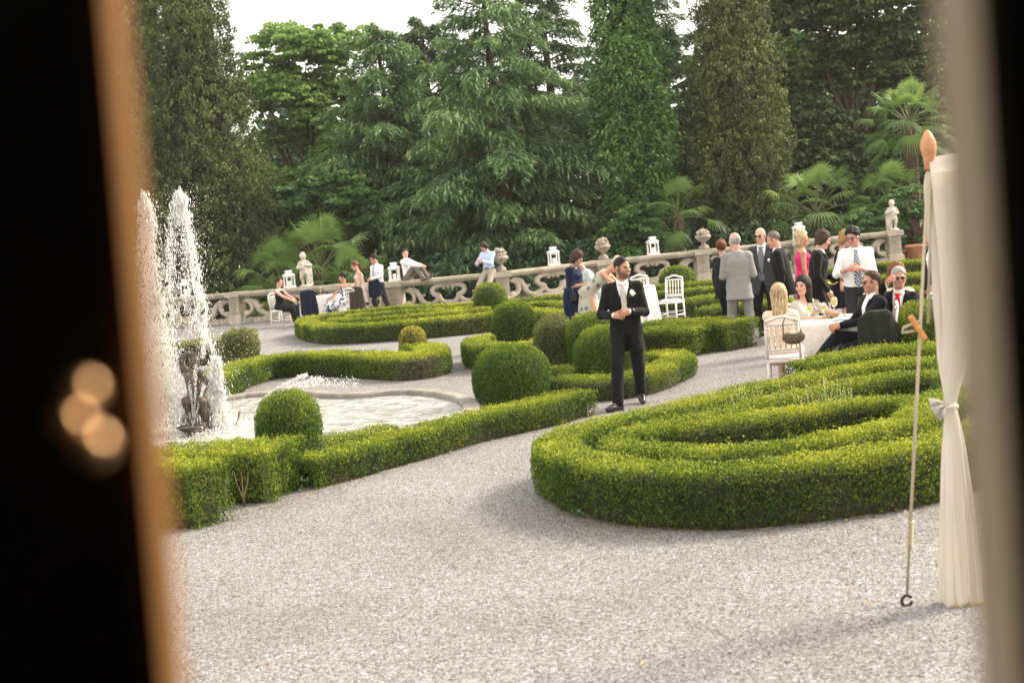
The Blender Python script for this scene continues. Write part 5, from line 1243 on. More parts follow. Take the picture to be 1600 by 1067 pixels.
def pocket_square(B, x=.10, z=.33, s=1.0):
    c = np.array(B.T(x, -.148, z)); v = [c, c+np.array([-.03, -.004, .045])*s, c+np.array([0, -.006, .028])*s, c+np.array([.025, -.003, .05])*s, c+np.array([.03, 0, .0])*s, c+np.array([.02, 0, -.03])*s]
    MB().add(v+[q+np.array([0, .006, 0]) for q in v], [tuple(range(6)), tuple(range(11, 5, -1))]+[(i, (i+1) % 6, 6+(i+1) % 6, 6+i) for i in range(6)]).build('pocket_square', WHITE, B.root)
def suit(B, jm, tm=None, open_=True, btn=.10, tie=None, col=True, up=.05):
    B.trousers(tm or jm); B.jacket(jm, open_, btn); B.shirt(WHITE, .98, ae=.002, jig=.001)
    if col: B.collar(WHITE)
    if tie: B.necktie(tie, .12)

# 2-5 ---- guests behind the groom, at the left
p = GD(903, 24.3); B = person(p, rad(62), 'woman in a loose ink blue dress looking down, small black bag on her hip', .955, True, head=(8, 32, 0), lean=(rad(6), 0), hl=(.03, -.33, 1.12), hr=(-.06, -.30, 1.10), el=(.3, 1, -.8), er=(-.3, 1, -.8), hair='bob', hairc=(.055, .026, .018), hname='auburn_brown_hair', skin=OLIVE, hand_curl=.5)
B.dress(INK, [(-.50, 0, 0, .14, .12), (-.42, 0, .01, .18, .155), (-.2, 0, .01, .21, .18), (0, 0, .01, .20, .16), (.12, 0, .0, .18, .14)], .75, e=.026, neck=.47)
bag = MB().box((0, 0, 0), (.10, .20, .13)).tube([(0, -.09, .06), (.02, 0, .3), (.10, .02, .62), (.02, .02, .62), (-.02, 0, .3), (0, .09, .06)], .007, 5); o = bag.build('handbag', leather_m, None, loc=p+Vector((-.02, -.20, .86)), bevel=.02); tag(o, 'small black shoulder bag hanging against the ink blue dress', 'handbag')
p = GD(936, 24.0); B = person(p, rad(70), 'blonde woman bending far forward in a grey dress printed with dark flowers', 1.0, True, head=(0, 62, 0), pel=(0, .10, .93), lean=(rad(50), 0), hl=(.10, -.62, .78), hr=(-.16, -.50, .82), er=(-.6, .2, 1.2), el=(.5, .6, .2), hair='updo', hairc=(.60, .50, .36), hname='pale_blonde_hair', skin=(.56, .31, .20))
B.dress(PRINT, [(-.72, 0, .03, .26, .22), (-.4, 0, .02, .22, .19), (-.1, 0, .02, .18, .15), (.05, 0, 0, .165, .125)], .0, e=.014, neck=.46)
p = GD(940, 24.9); B = person(p, rad(-80), 'guest almost hidden behind the bending woman, only dark hair and pale blue dress showing', .93, True, head=(0, 35, 0), pel=(0, 0, .93), lean=(rad(28), 0), hl=(.15, -.35, .95), hr=(-.12, -.35, .95), hair='short', hairc=(.05, .028, .02), hname='brown_hair', skin=PINK)
B.dress(cloth('ice_blue_cloth', (.58, .70, .70)), [(-.74, 0, 0, .24, .22), (-.3, 0, 0, .2, .17), (0, 0, 0, .17, .13)], .5, e=.014)

# 6 man seated on the balustrade hugging his knee
r6 = rail_at(643); p = r6+Vector((.0, -.02, -.50)); B = person(p, rad(62), 'young man in a white shirt sitting on the balustrade hugging one knee', .98, head=(-45, 2, 0), pel=(0, .10, .60), lean=(rad(-2), 0), hl=(.03, -.42, .86), hr=(-.09, -.40, .88), el=(.6, .3, -.4), er=(-.6, .3, -.4), fl=(.10, -.52), fr=(-.06, -.44), kl=(.05, -.2, 1), kr=(0, -.2, 1), fz=(.48, .47), ft_pitch=(rad(-35), rad(-10)), hair='short', hairc=DB, skin=PINK, shoes=mat('canvas_shoe', (.10, .08, .07), .7), group='guests at the left by the balustrade')
B.trousers(TAUPE); B.shirt(WHITE, .95); B.collar(WHITE)
# 7 boy on the rail
r7 = rail_at(763); p = r7+Vector((0, -.24, -.50)); B = person(p, rad(-32), 'boy in a pale blue shirt and beige chinos perched on the balustrade looking down', .98, head=(-25, 34, 0), pel=(0, .06, .60), lean=(rad(3), 0), hl=(-.02, -.26, .86), hr=(-.10, -.24, .84), el=(.8, .5, -.4), er=(-.8, .5, -.4), fl=(.12, -.46), fr=(-.25, -.58), kl=(.1, -1, .3), kr=(-.4, -1, .3), fz=(-.36, -.32), hair='bowl', hairc=(.06, .032, .02), hname='brown_hair', skin=PINK, shoes=brown_l)
B.trousers(KHAKI); B.shirt(PBLUE, .95); B.collar(PBLUE); b_ = MB(); b_.lathe([(.172, .0), (.174, .035)], n=20); o = b_.build('belt', NAVY, B.root, True, loc=B.pel+np.array([0, 0, .03])); o.scale = (1, .72, 1)
# 8 man standing with jacket over arm
p = GD(597, 37.5); B = person(p, rad(-48), 'man in white shirt and light tie standing with a dark jacket over his arm', 1.01, head=(-22, 12, 0), lean=(rad(3), 0), hl=(.12, -.30, 1.08), hr=(-.27, -.08, .80), el=(1, .4, -.3), fl=(.22, .15), fr=(-.08, -.05), hair='short', hairc=DB, skin=OLIVE, glasses='clear')
B.trousers(DGREY); B.shirt(WHITE, .95); B.collar(WHITE); B.necktie(cloth('sky_blue_tie', (.30, .42, .62), .6), .02)
def draped(loc, rz, w, d, h, top, material, label, seed=0, cat='jacket', group=None, name='draped_jacket', lean=0.0):
    def fn(g):
        an = nz3(g*np.array([1, 1, .25], np.float32), 16)
        dd = sd_loft(g, [(0, 0, -lean, w*.60, d*.9), (h*.3, 0, -lean*.6, w*.56, d*.7), (h*.72, 0, 0, w*.50, d*.5), (h*.9, 0, 0, w*.43, d*.42), (h, 0, 0, w*.27, d*.35)], .05)
        k_ = np.clip(1.15-g[..., 2]/h, .12, 1)
        return dd+.020*an*k_+.016*np.sin(g[..., 0]*38+4*nz3(g, 3.0)+g[..., 2]*3+seed)*k_+.03*np.clip(.05-np.abs(g[..., 0]-.5*w*.4-.1*g[..., 2]), 0, 1)*k_*4
    v, f = implicit(fn, (-w*.7, -d-.08, -.02), (w*.7, d+.08, h+.05), .014); o = link(name, mesh_np(name, v, f, True), material, None, loc, rz); tag(o, label, cat, group); return o
draped(p+Vector((-.10, -.28, .62)), rad(-25), .34, .09, .50, 0, NAVY, 'dark jacket folded over the arm of the standing man in white shirt', 1)
# 9 girl in pink
p = GD(571, 37.6); B = person(p, rad(-70), 'girl in a short pale blush sundress with a ponytail, standing beside the seated guests', .93, True, head=(0, 22, 0), lean=(rad(10), 0), hl=(.16, -.18, .80), hr=(-.18, -.22, .82), hair='pony', hairc=(.16, .07, .03), hname='chestnut_hair', skin=PINK, fr=(-.12, -.1))
B.dress(BLUSH, [(-.42, 0, .0, .22, .20), (-.2, 0, .01, .20, .17), (.05, 0, 0, .17, .13), (.14, 0, 0, .14, .11)], 0, e=.012, neck=.40)
# 10 seated, blue flowers
p = GD(535, 37.6); B = person(p, rad(-72), 'seated woman with a dark bun in a blue and white flowered dress', .98, True, head=(-8, 8, 0), pel=(0, .12, .56), lean=(rad(-4), 0), hl=(.45, .02, .98), hr=(-.12, -.30, .66), el=(.6, .3, -.3), fl=(.10, -.36), fr=(-.10, -.42), kl=(0, -1, .5), kr=(0, -1, .5), hair='bun', hairc=(.03, .016, .012), hname='dark_brown_hair', skin=OLIVE)
B.dress(BLOOM, None, 0, thighs=True, shin=.85, e=.012, neck=.42)
# 11 seated, black
p = GD(446, 38.3); B = person(p, rad(62), 'seated young woman in a sleeveless black outfit, short dark hair, leftmost guest', .98, True, head=(15, 2, 0), pel=(0, .10, .56), lean=(rad(2), 0), hl=(.05, -.38, .72), hr=(-.08, -.36, .72), fl=(.10, -.46), fr=(-.08, -.52), kl=(0, -1, .5), kr=(0, -1, .5), hair='short', hairc=(.03, .016, .012), skin=PINK)
B.dress(BLACK, None, 0, thighs=True, shin=.9, e=.010, neck=.44)

# 12-18 ---- the standing group at the right
p = GD(1139, 23.4); B = person(p, rad(125), 'older woman with short auburn hair in a dark navy blouse and trousers', .925, True, head=(35, -3, 0), hl=(.26, -.04, .80), hr=(-.24, -.10, .82), hair='updo', hairc=(.13, .045, .018), hname='auburn_hair', skin=PINK, glasses='clear', fat=1.15)
B.dress(DNAVY, [(-.24, 0, 0, .21, .16), (0, 0, 0, .19, .15), (.14, 0, 0, .165, .125)], 1.9, e=.018, name='blouse', neck=.49); B.trousers(DNAVY, .02)
p = GD(1162, 21.6); B = person(p, rad(172), 'balding grey haired man in a light grey suit seen from behind', 1.015, head=(28, 2, 0), hl=(.16, -.24, 1.08), hr=(-.16, -.24, 1.08), el=(.35, 1, -.4), er=(-.35, 1, -.4), fl=(.14, -.02), fr=(-.12, .05), ft=(rad(20), rad(-20)), hair='bald', hairc=(.34, .32, .30), hname='grey_hair', skin=PINK, shoes=brown_l, fat=1.05, hem=-.22)
suit(B, GREY, open_=True)
p = GD(1201, 23.0); B = person(p, rad(-22), 'bald man in sunglasses, charcoal jacket and long grey tie, facing the camera', 1.02, head=(-12, 4, 0), hl=(.26, -.05, .80), hr=(-.27, -.05, .78), hair='bald', hairc=(.06, .045, .04), hname='shaved_hair', skin=(.62, .36, .27), glasses='sun', fat=1.22, hem=-.27)
B.trousers(BLACK); B.jacket(CHAR, True, .02, inflate=.026); B.shirt(WHITE, .98, ae=.002, jig=.001); B.collar(WHITE); B.necktie(cloth('grey_satin_tie', (.16, .165, .175), .4), -.06, 1.5)
p = GD(1232, 22.0); B = person(p, rad(-98), 'greying man in profile in a black suit with a white flower, leaning forward to listen', .99, head=(-4, 16, 0), lean=(rad(8), 0), twist=rad(-12), hl=(.25, -.08, .82), hr=(-.24, -.12, .84), fl=(.10, .05), hair='receding', hairc=(.16, .13, .11), hname='greying_hair', skin=(.58, .30, .22), fat=1.12)
suit(B, BLACK); MB().ball(B.T(-.02, -.16, .36), .028, 8, 6).build('boutonniere', mat('white_petals', (.85, .83, .76), .6), B.root, True)
p = GD(1263, 22.6); B = person(p, rad(88), 'blonde woman in a sleeveless fuchsia dress, seen in profile', .955, True, head=(0, 2, 0), hl=(.20, -.12, .84), hr=(-.22, -.02, .82), hair='bob', hairc=(.52, .38, .22), hname='golden_blonde_hair', skin=(.52, .26, .16), fat=1.08)
B.dress(FUCH, [(-.45, 0, 0, .18, .15), (-.1, 0, 0, .185, .145), (.1, 0, 0, .15, .12)], 0, e=.012, neck=.45); MB().tube([B.T(.07*math.cos(a), .0+.075*math.sin(a), .475-.04*max(0, -math.sin(a))) for a in np.linspace(0, 6.28, 18)], .010, 6).build('necklace', mat('pearl', (.75, .68, .60), .3), B.root)
p = GD(1283, 20.2); B = person(p, rad(82), 'longhaired man in a black suit in profile, leaning towards the striped tie', .985, head=(5, 20, 0), lean=(rad(10), 0), twist=rad(-10), hl=(.12, -.35, .98), hr=(-.22, -.14, .84), hair='bowl', hairc=(.085, .045, .025), hname='brown_hair', skin=PINK)
suit(B, BLACK, tie=DGREY)
p = GD(1318, 22.2); B = person(p, rad(70), 'woman with honey brown hair in a black dress with a gold chain, behind the men', .93, True, head=(0, 22, 0), lean=(rad(10), 0), hl=(.12, -.32, 1.02), hr=(-.25, -.06, .84), hair='bob', hairc=(.34, .19, .08), hname='honey_hair', skin=PINK)
B.dress(BLACK, [(-.5, 0, 0, .20, .17), (-.1, 0, 0, .19, .15), (.1, 0, 0, .15, .12)], .9, e=.014, neck=.48)
q_ = GD(1303, 21.2); ch = [P(x, y, 21.0)[:] for x, y in ((1290, 430), (1294, 441), (1303, 444), (1312, 437), (1317, 424), (1318, 412))]
pc = Vector(ch[0]); o = MB().tube([np.array(c_)-np.array(pc) for c_ in catmull(ch, .03)], .009, 6).build('chain_strap', gold_m, None, True, pc); tag(o, 'gold chain bag strap looped before the black dress', 'bag strap')
p = GD(1348, 19.5); B = person(p, rad(-12), 'man in glasses, white shirt with rolled sleeves and loosened striped tie', 1.0, head=(-28, 16, 0), lean=(rad(7), 0), hl=(.04, -.30, 1.14), hr=(-.12, -.28, 1.15), el=(.8, .6, -.8), er=(-.8, .6, -.8), hair='tousled', hairc=(.012, .009, .008), hname='black_hair', skin=(.50, .26, .20), glasses='clear', palm=[(-1, 0, .1), (1, 0, .2)], fine=False, fat=1.1)
B.trousers(DGREY); B.shirt(WHITE, .35, e=.02); B.collar(WHITE); B.necktie(cloth('striped_tie', (.55, .58, .66), .6, 'stripes', (.03, .05, .13), 14), -.02, 1.05, .024)
for w_, e_ in ((B.wl, B.ell), (B.wr, B.elr)): MB().tube([e_+(w_-e_)*.30, e_+(w_-e_)*.48], [.058, .054], 14).build('rolled_cuff', WHITE, B.root, True)

# 19-24 ---- round the table at the right
def seated(px, D, rz, label, **k):
    d = dict(pel=(0, .12, .54), fl=(.12, -.38), fr=(-.12, -.38), kl=(0, -1, .5), kr=(0, -1, .5)); d.update(k)
    return person(GD(px, D), rz, label, **d)
B = seated(1232, 15.7, rad(160), 'seated woman with shoulder length blonde hair seen from behind, cream lace top', fem=True, s=.94, hl=(.10, -.40, .80), hr=(-.12, -.36, .80), head=(15, 4, 0), hair='long', hairc=(.46, .33, .19), hname='blonde_hair', skin=FAIR, shoes=leather_m, fat=1.05)
B.dress(CREAM, [(-.12, 0, 0, .19, .16), (.05, 0, 0, .17, .13)], .55, thighs=True, e=.014, neck=.47)
B = seated(1268, 16.95, rad(38), 'seated woman with long dark hair in a beige top, leaning on the table', fem=True, s=.94, lean=(rad(12), 0), head=(-78, -2, 0), hl=(.12, -.48, .80), hr=(-.12, -.40, .80), hair='long', hairc=(.035, .018, .014), hname='dark_brown_hair', skin=(.60, .34, .25))
B.dress(BEIGE, [(-.12, 0, 0, .18, .14), (.05, 0, 0, .165, .12)], .8, thighs=True, e=.014, neck=.46)
B = seated(1355, 15.95, rad(-76), 'seated man in sunglasses and a dark suit in profile, knees towards the table', s=.97, lean=(rad(-4), 0), head=(-6, 0, 0), hl=(.04, -.30, .74), hr=(-.06, -.28, .72), fl=(.12, -.55), fr=(-.02, -.66), fz=(0, .26), kr=(0, -.3, 1), hair='receding', hairc=(.05, .028, .018), hname='brown_hair', skin=(.50, .25, .17), glasses='sun', beard=.25)
suit(B, DNAVY, btn=.05)
B = seated(1407, 16.2, rad(-28), 'seated grey haired man with sunglasses and bright red tie, hand at his mouth', s=.97, lean=(rad(2), rad(4)), head=(20, 0, 0), hl=(.34, -.34, .62), hr=(-.02, -.27, 1.16), er=(-.9, -.1, -.8), fl=(.25, -.45), fr=(-.20, -.40), hair='short', hairc=(.26, .24, .22), hname='grey_hair', skin=(.50, .25, .18), glasses='sun', beard=.25, fat=1.1, hand_curl=.9)
B.trousers(DNAVY); B.jacket(DNAVY, True, -.05, inflate=.026); B.shirt(WHITE, .98, ae=.002, jig=.001); B.collar(WHITE); B.necktie(cloth('red_tie', (.62, .012, .015), .5), .0, 1.25); pocket_square(B, .10, .30, 1.3)
B = seated(1414, 17.4, rad(150), 'seated guest with curly red brown hair behind the man with the red tie', fem=True, s=.94, lean=(rad(4), 0), hl=(.3, -.25, .9), hr=(-.16, -.30, .82), hair='curly', hairc=(.17, .062, .022), hname='curly_red_brown_hair', skin=FAIR)
B.dress(CREAM, [(-.12, 0, 0, .18, .14), (.05, 0, 0, .165, .12)], .5, thighs=True, e=.014, neck=.44)
p = GD(1470, 19.0); B = person(p, rad(-70), 'standing guest in black mostly hidden behind the rope and curtain', .93, head=(0, 5, 0), hl=(.2, -.2, .9), hr=(-.2, -.1, .85), hair='short', hairc=DB, skin=OLIVE)
suit(B, BLACK)
# ================================================================== FURNITURE AND SMALL THINGS
chair_m = mat('chair_white', (.78, .76, .73), .4)
pinkish_m = mat('chair_offwhite', (.70, .60, .54), .45)
def make_chair(m_, seat_m):
    t = empty('banquet_chair')
    MB().box((0, 0, .435), (.40, .38, .035)).build('seat_frame', m_, t, bevel=.008)
    cu = MB(); cu.lathe([(.19, 0), (.205, .012), (.20, .03), (.15, .045)], n=20); o = cu.build('seat', seat_m, t, True, loc=(0, 0, .452)); o.scale = (.98, .93, 1)
    for sx in (-1, 1):
        MB().tube([(sx*.18, -.17, .43), (sx*.185, -.18, .2), (sx*.185, -.185, 0)], [.019, .016, .012], 8).build('leg', m_, t, True)
        MB().tube([(sx*.175, .17, .43), (sx*.178, .19, .2), (sx*.178, .215, 0)], [.019, .016, .012], 8).build('leg', m_, t, True)
    for z, y in ((.17, 0), (.25, 0)): MB().tube([(-.18, -.175, z), (.18, -.175, z)], .008, 6).tube([(-.18, .19, z), (.18, .19, z)], .008, 6).build('stretcher', m_, t, True)
    MB().tube([(-.182, -.18, .2), (-.178, .19, .2)], .008, 6).tube([(.182, -.18, .2), (.178, .19, .2)], .008, 6).build('stretcher', m_, t, True)
    bk = MB()
    for sx in (-1, 1): bk.tube([(sx*.175, .17, .43), (sx*.178, .195, .65), (sx*.172, .225, .86)], [.017, .015, .014], 8)
    bk.tube([(-.175, .225, .855), (-.16, .228, .885), (-.10, .23, .895), (-.05, .232, .915), (0, .233, .922), (.05, .232, .915), (.10, .23, .895), (.16, .228, .885), (.175, .225, .855)], .017, 8)
    bk.tube([(-.175, .225, .84), (.175, .225, .84)], .014, 8).tube([(-.178, .185, .56), (.178, .185, .56)], .014, 8).tube([(-.178, .182, .53), (.178, .182, .53)], .009, 8)
    bk.build('backrest', m_, t, True)
    for k in range(6):
        x = -.145+.058*k; sp = MB().tube([(x, .186, .56), (x, .205, .70), (x, .225, .85)], .0085, 7)
        for z in (.62, .72, .79): sp.ball((x, .186+(z-.56)*.135, z), (.014, .014, .018), 7, 5)
        sp.build('spindle', m_, t, True)
    return t
ch0 = make_chair(chair_m, chair_m); ch1 = make_chair(pinkish_m, chair_m)
used = {}
def chair(px, D, rz, label, proto, group='white banquet chairs', off=0.0):
    o = proto if not used.get(proto.name) else copy_tree(proto); used[proto.name] = 1
    g = GD(px, D); o.location = g+Vector((-math.sin(rz)*off, math.cos(rz)*off, 0)); o.rotation_euler = (0, 0, rz); tag(o, label, 'chair', group); return o
chair(1051, 26.8, rad(-32), 'empty white spindle back chair standing alone to the right of the groom', ch0)
chair(1009, 28.4, rad(10), 'white chair behind the cloth covered table by the groom, only its top showing', ch0)
chair(446, 38.3, rad(62), 'white chair under the young woman in black at the left', ch0, off=.12)
chair(535, 37.6, rad(-72), 'white chair under the woman in the blue flowered dress', ch0, off=.12)
chair(484, 37.3, rad(195), 'white chair whose back is covered by a navy jacket', ch0)
chair(558, 36.9, rad(150), 'white chair whose back is covered by a dark taupe jacket', ch0)
chair(1232, 15.6, rad(166), 'off-white spindle back chair under the blonde woman, seen from behind', ch1, off=.06)
chair(1268, 16.95, rad(38), 'white chair under the dark haired woman at the table', ch0, off=.12)
chair(1362, 15.95, rad(-100), 'white chair under the seated man in profile, a black jacket over its back', ch0, off=.1)
chair(1407, 16.2, rad(-28), 'white chair under the man with the red tie', ch0, off=.12)
chair(1414, 17.4, rad(150), 'white chair under the guest with curly hair', ch0, off=.12)
chair(1458, 17.2, rad(-160), 'empty white chair seen between rope and curtain', ch0)
DJ = 'jackets hung over chair backs'
draped(GD(484, 37.05, .30), rad(15), .46, .12, .68, 0, NAVY, 'navy jacket hung over a white chair back at the left table', 2, group=DJ)
draped(GD(560, 36.65, .30), rad(-25), .44, .12, .66, 0, cloth('dark_taupe_cloth', (.045, .038, .032)), 'dark taupe jacket hung over the chair beside the girl in blush', 3, group=DJ)
draped(GD(1377, 15.6, .26), rad(8), .46, .13, .62, 0, cloth('black_matte_cloth', (.018, .019, .017)), 'black jacket hung over the chair behind the seated man in profile', 5, group=DJ)
# tables with long cloths
cloth_m = cloth('table_linen', (.76, .73, .68), .7)
def table(px, D, r, label, clabel, seed):
    g = GD(px, D); t = tag(empty('round_table', g), label, 'table', 'round tables under white cloths')
    MB().lathe([(r*.98, .70), (r*.98, .735)], n=40).build('tabletop', mat('table_wood', (.25, .17, .10)), t)
    MB().tube([(0, 0, .70), (0, 0, .05)], .04, 10).lathe([(.3, 0), (.3, .02), (.05, .06)], n=20).build('pedestal', mat('table_iron', (.05, .05, .05)), t)
    vs, fs = [], []; n = 144; rr = np.random.RandomState(seed); ph = rr.uniform(0, 6.28, 4)
    rings_ = [(0.02, .742), (r*.6, .742), (r*.985, .742), (r*1.01, .735), (r*1.02, .70), (r*1.04, .55), (r*1.07, .35), (r*1.10, .15), (r*1.12, .015)]
    for q, z in rings_:
        k = max(0, (.72-z)/.72)
        for j in range(n):
            a = 2*math.pi*j/n; w_ = math.sin(14*a+ph[0]+.8*math.sin(3*a+ph[1]))*.5+math.sin(9*a+ph[2])*.35+math.sin(23*a+ph[3])*.2
            q2 = q*(1+.085*k**.8*w_); vs.append((q2*math.cos(a), q2*math.sin(a), z))
    for i in range(len(rings_)-1):
        for j in range(n): fs.append((i*n+j, i*n+(j+1) % n, (i+1)*n+(j+1) % n, (i+1)*n+j))
    me = mesh_np('tablecloth', np.array(vs), np.array(fs), True); o = link('tablecloth', me, cloth_m, None, g); tag(o, clabel, 'tablecloth', 'white tablecloths')
    return g
tR = table(1312, 16.55, .52, 'round table amid the seated guests at the right, hidden under its cloth', 'white floor length cloth on the table with wine glasses at the right', 1)
table(517, 38.2, .42, 'small round table between the seated women at the left', 'white cloth on the table between the two women at the left', 2)
table(994, 27.6, .42, 'round table just behind the groom on his right', 'white cloth hanging from the table behind the groom', 3)
gl_m, n, l, b = new_mat('clear_glass'); b.inputs['Transmission Weight'].default_value = 1; b.inputs['Roughness'].default_value = .02; b.inputs['IOR'].default_value = 1.15; b.inputs['Base Color'].default_value = (.95, .97, .96, 1)
wine_m = mat('pale_wine', (.75, .60, .22), .15)
def glass(px, D, label, wine=.3, s=1.0, z0=.745):
    g = GD(px, D, z0); o = link('wine_glass', MB().lathe([(.034, .0), (.034, .003), (.006, .008), (.0045, .02), (.0045, .10), (.012, .11), (.030, .135), (.036, .165), (.033, .20), (.029, .215), (.027, .215), (.031, .165), (.02, .13), (.004, .118)], n=16).mesh('wine_glass', True), gl_m, None, g); o.scale = (s,)*3
    tag(o, label, 'wine glass', 'glasses on the tables')
    if wine: MB().lathe([(.004, .12), (.022, .135), (.030, .160), (.0305, .120+.07*wine+.02)], n=14).build('wine', wine_m, o, True)
    return o
glass(1267, 16.35, 'wine glass nearest the dark haired woman, leftmost on the right table', .5)
glass(1278, 16.75, 'wine glass set back beside the leftmost glass, its bowl empty', 0)
glass(1289, 16.25, 'half full wine glass at the centre of the right table', .5)
glass(1305, 16.6, 'tallest wine glass with pale wine, rightmost of the four', .9, 1.12)
glass(501, 38.0, 'single glass standing on the left table', 0, 1.0)
glass(1352, 17.0, 'wine glass held up behind the seated man in profile', .3, 1, .96)
lw = lambda px, D: GD(px, D, .746)
tl = MB().lathe([(.028, 0), (.03, .05), (.026, .05), (.024, .006)], n=14); o = link('tealight_holder', tl.mesh('tealight_holder', True), gl_m, None, lw(1314, 16.5)); tag(o, 'short glass tealight holder on the right table', 'candle holder')
o = MB().box((0, 0, .004), (.15, .09, .006), .3).build('menu_card', mat('blue_card', (.10, .22, .36)), None, loc=lw(1311, 16.2)); tag(o, 'flat blue card lying on the right table', 'card')
cp = MB(); rc = np.random.RandomState(3)
for k in range(26): cp.ball((rc.uniform(-.09, .09), rc.uniform(-.05, .05), .02+rc.uniform(0, .05)), (rc.uniform(.015, .03), .015, .012), 6, 4)
o = link('table_posy', cp.mesh('table_posy', True), mat('dried_posy', (.30, .20, .10), .8, var=.5, scale=30), None, lw(1299, 16.45)); tag(o, 'low posy of dried flowers in the middle of the right table', 'posy')
pl_ = MB()
for k in range(10): a = k*.7; pl_.tube([(0, 0, .01), (.05*math.cos(a), .04*math.sin(a), .04), (.09*math.cos(a), .07*math.sin(a), .03)], [.006, .005, .002], 4)
pl_.build('leaves', mat('posy_green', (.08, .13, .03)), o)
# woven bag on the chair back
def bagf(g):
    d = sd_ell(g, (0, 0, 0), (.125, .045, .075)); d = smax(d, -sd_ell(g, (0, 0, .115), (.11, .2, .075)), .015); return d+.004*np.sin(g[..., 0]*190)*np.sin(g[..., 2]*190)
v, f = implicit(bagf, (-.14, -.06, -.09), (.14, .06, .09), .006)
gb = P(1240, 527, 15.28); o = link('shoulder_bag', mesh_np('shoulder_bag', v, f, True), mat('woven_brown', (.13, .095, .06), .8, var=.5, scale=60, bump=.8, bscale=120), None, gb); tag(o, 'brown woven half-moon bag slung from the blonde woman\'s chair', 'handbag')
MB().tube([(-.11, 0, .03), (-.10, .02, .16), (-.06, .04, .235), (0, .05, .22), (.06, .03, .12), (.10, 0, .03)], .006, 6).build('strap', leather_m, o, True)

# ================================================================== PAVILION POST WITH TIED CURTAIN
wood_m = mat('turned_wood', (.52, .24, .11), .45, var=.25, scale=30)
sheer = mat('sheer_white', (.90, .85, .78), .8, trans=.5, var=.05, scale=3)
rope_m = mat('cream_rope', (.62, .53, .38), .8, bump=.8, bscale=160)
iron_m = mat('dark_iron', (.03, .028, .025), .5, metal=.6)
pb = GD(1507, 7.32); pav = tag(empty('garden_pavilion', pb), 'white curtained pavilion post with a turned wooden finial, at the right', 'pavilion')
def lp(v): return np.array(v)-np.array(pb)
MB().tube([(0, 0, .02), (0, 0, 2.28)], .022, 12).build('post', mat('post_cream', (.60, .55, .45), .5), pav, True)
MB().box((0, 0, .006), (.17, .15, .012)).box((0, 0, .03), (.06, .06, .04)).build('foot_plate', mat('brass_plate', (.55, .43, .18), .35, metal=.7), pav, bevel=.003)
ft_ = lp(P(1453, 266, 7.32)); MB().lathe([(.022, 0), (.030, .012), (.024, .022), (.030, .032), (.026, .05), (.036, .085), (.041, .115), (.036, .150), (.020, .185), (.006, .205)], n=24).build('finial', wood_m, pav, True, loc=ft_)
def curtain():
    prof = [(266, 1500, .150, .06), (285, 1500, .160, .07), (330, 1502, .155, .08), (400, 1500, .140, .085), (480, 1496, .112, .08), (560, 1489, .075, .06), (610, 1486, .038, .04), (633, 1485, .024, .026), (655, 1487, .036, .034), (700, 1490, .056, .05), (780, 1494, .074, .06), (860, 1498, .090, .07), (925, 1501, .098, .075), (945, 1503, .100, .08)]
    py = np.array([p[0] for p in prof]); ys = np.linspace(266, 944, 90); n = 132; vs, fs = [], []; r = np.random.RandomState(6); ph = r.uniform(0, 6.28, 6)
    for i, y in enumerate(ys):
        cx = np.interp(y, py, [p[1] for p in prof]); w = np.interp(y, py, [p[2] for p in prof]); d = np.interp(y, py, [p[3] for p in prof]); c = P(cx, y, 7.32)
        tight = np.clip(abs(y-633)/160, .25, 1)
        for j in range(n):
            a = 2*math.pi*j/n; pl = .085*math.sin(7*a+ph[0]+1.1*math.sin(y*.008))+.06*math.sin(13*a+ph[1]+.9*math.sin(y*.013+a))+.035*math.sin(29*a+ph[2]+y*.006)+.02*math.sin(y*.05+5*a+2*math.sin(a*3))
            q = 1+pl*tight*1.1; zz = (.022*math.sin(3*a+ph[3])+.012*math.sin(8*a+ph[4]))*max(0, (i-len(ys)+6)/5)
            vs.append((c.x-pb.x+w*q*math.cos(a), c.y-pb.y+d*q*math.sin(a), c.z+zz))
    for i in range(len(ys)-1):
        for j in range(n): fs.append((i*n+j, i*n+(j+1) % n, (i+1)*n+(j+1) % n, (i+1)*n+j))
    o = link('curtain', mesh_np('curtain', np.array(vs), np.array(fs), True), sheer, pav); md = o.modifiers.new('thick', 'SOLIDIFY'); md.thickness = .002
curtain()
tie_c = lp(P(1486, 634, 7.30)); kb = MB().tube([tie_c+np.array([.03*math.cos(a), .032*math.sin(a), .004*math.sin(3*a)]) for a in np.linspace(0, 6.28, 14)], .009, 6)
kb.build('curtain_tie', sheer, pav, True)
v = []; fan = MB(); k0 = lp(P(1479, 630, 7.26)); ends = [(1452, 624), (1453, 634), (1458, 641), (1462, 651), (1470, 657), (1474, 652)]
pts = [k0]+[lp(P(x, y, 7.24+(.03 if i % 2 else -.02))) for i, (x, y) in enumerate(ends)]
mid = [k0*.45+p_*.55+np.array([0, (.02 if i % 2 else -.02), .004]) for i, p_ in enumerate(pts[1:])]
allp = [k0]+mid+pts[1:]; nE = len(mid); ff = [(0, 1+i, 2+i) for i in range(nE-1)]+[(1+i, 1+nE+i, 2+nE+i, 2+i) for i in range(nE-1)]
fan.add(allp, ff); o = fan.build('tie_tail', sheer, pav, True); md = o.modifiers.new('thick', 'SOLIDIFY'); md.thickness = .008
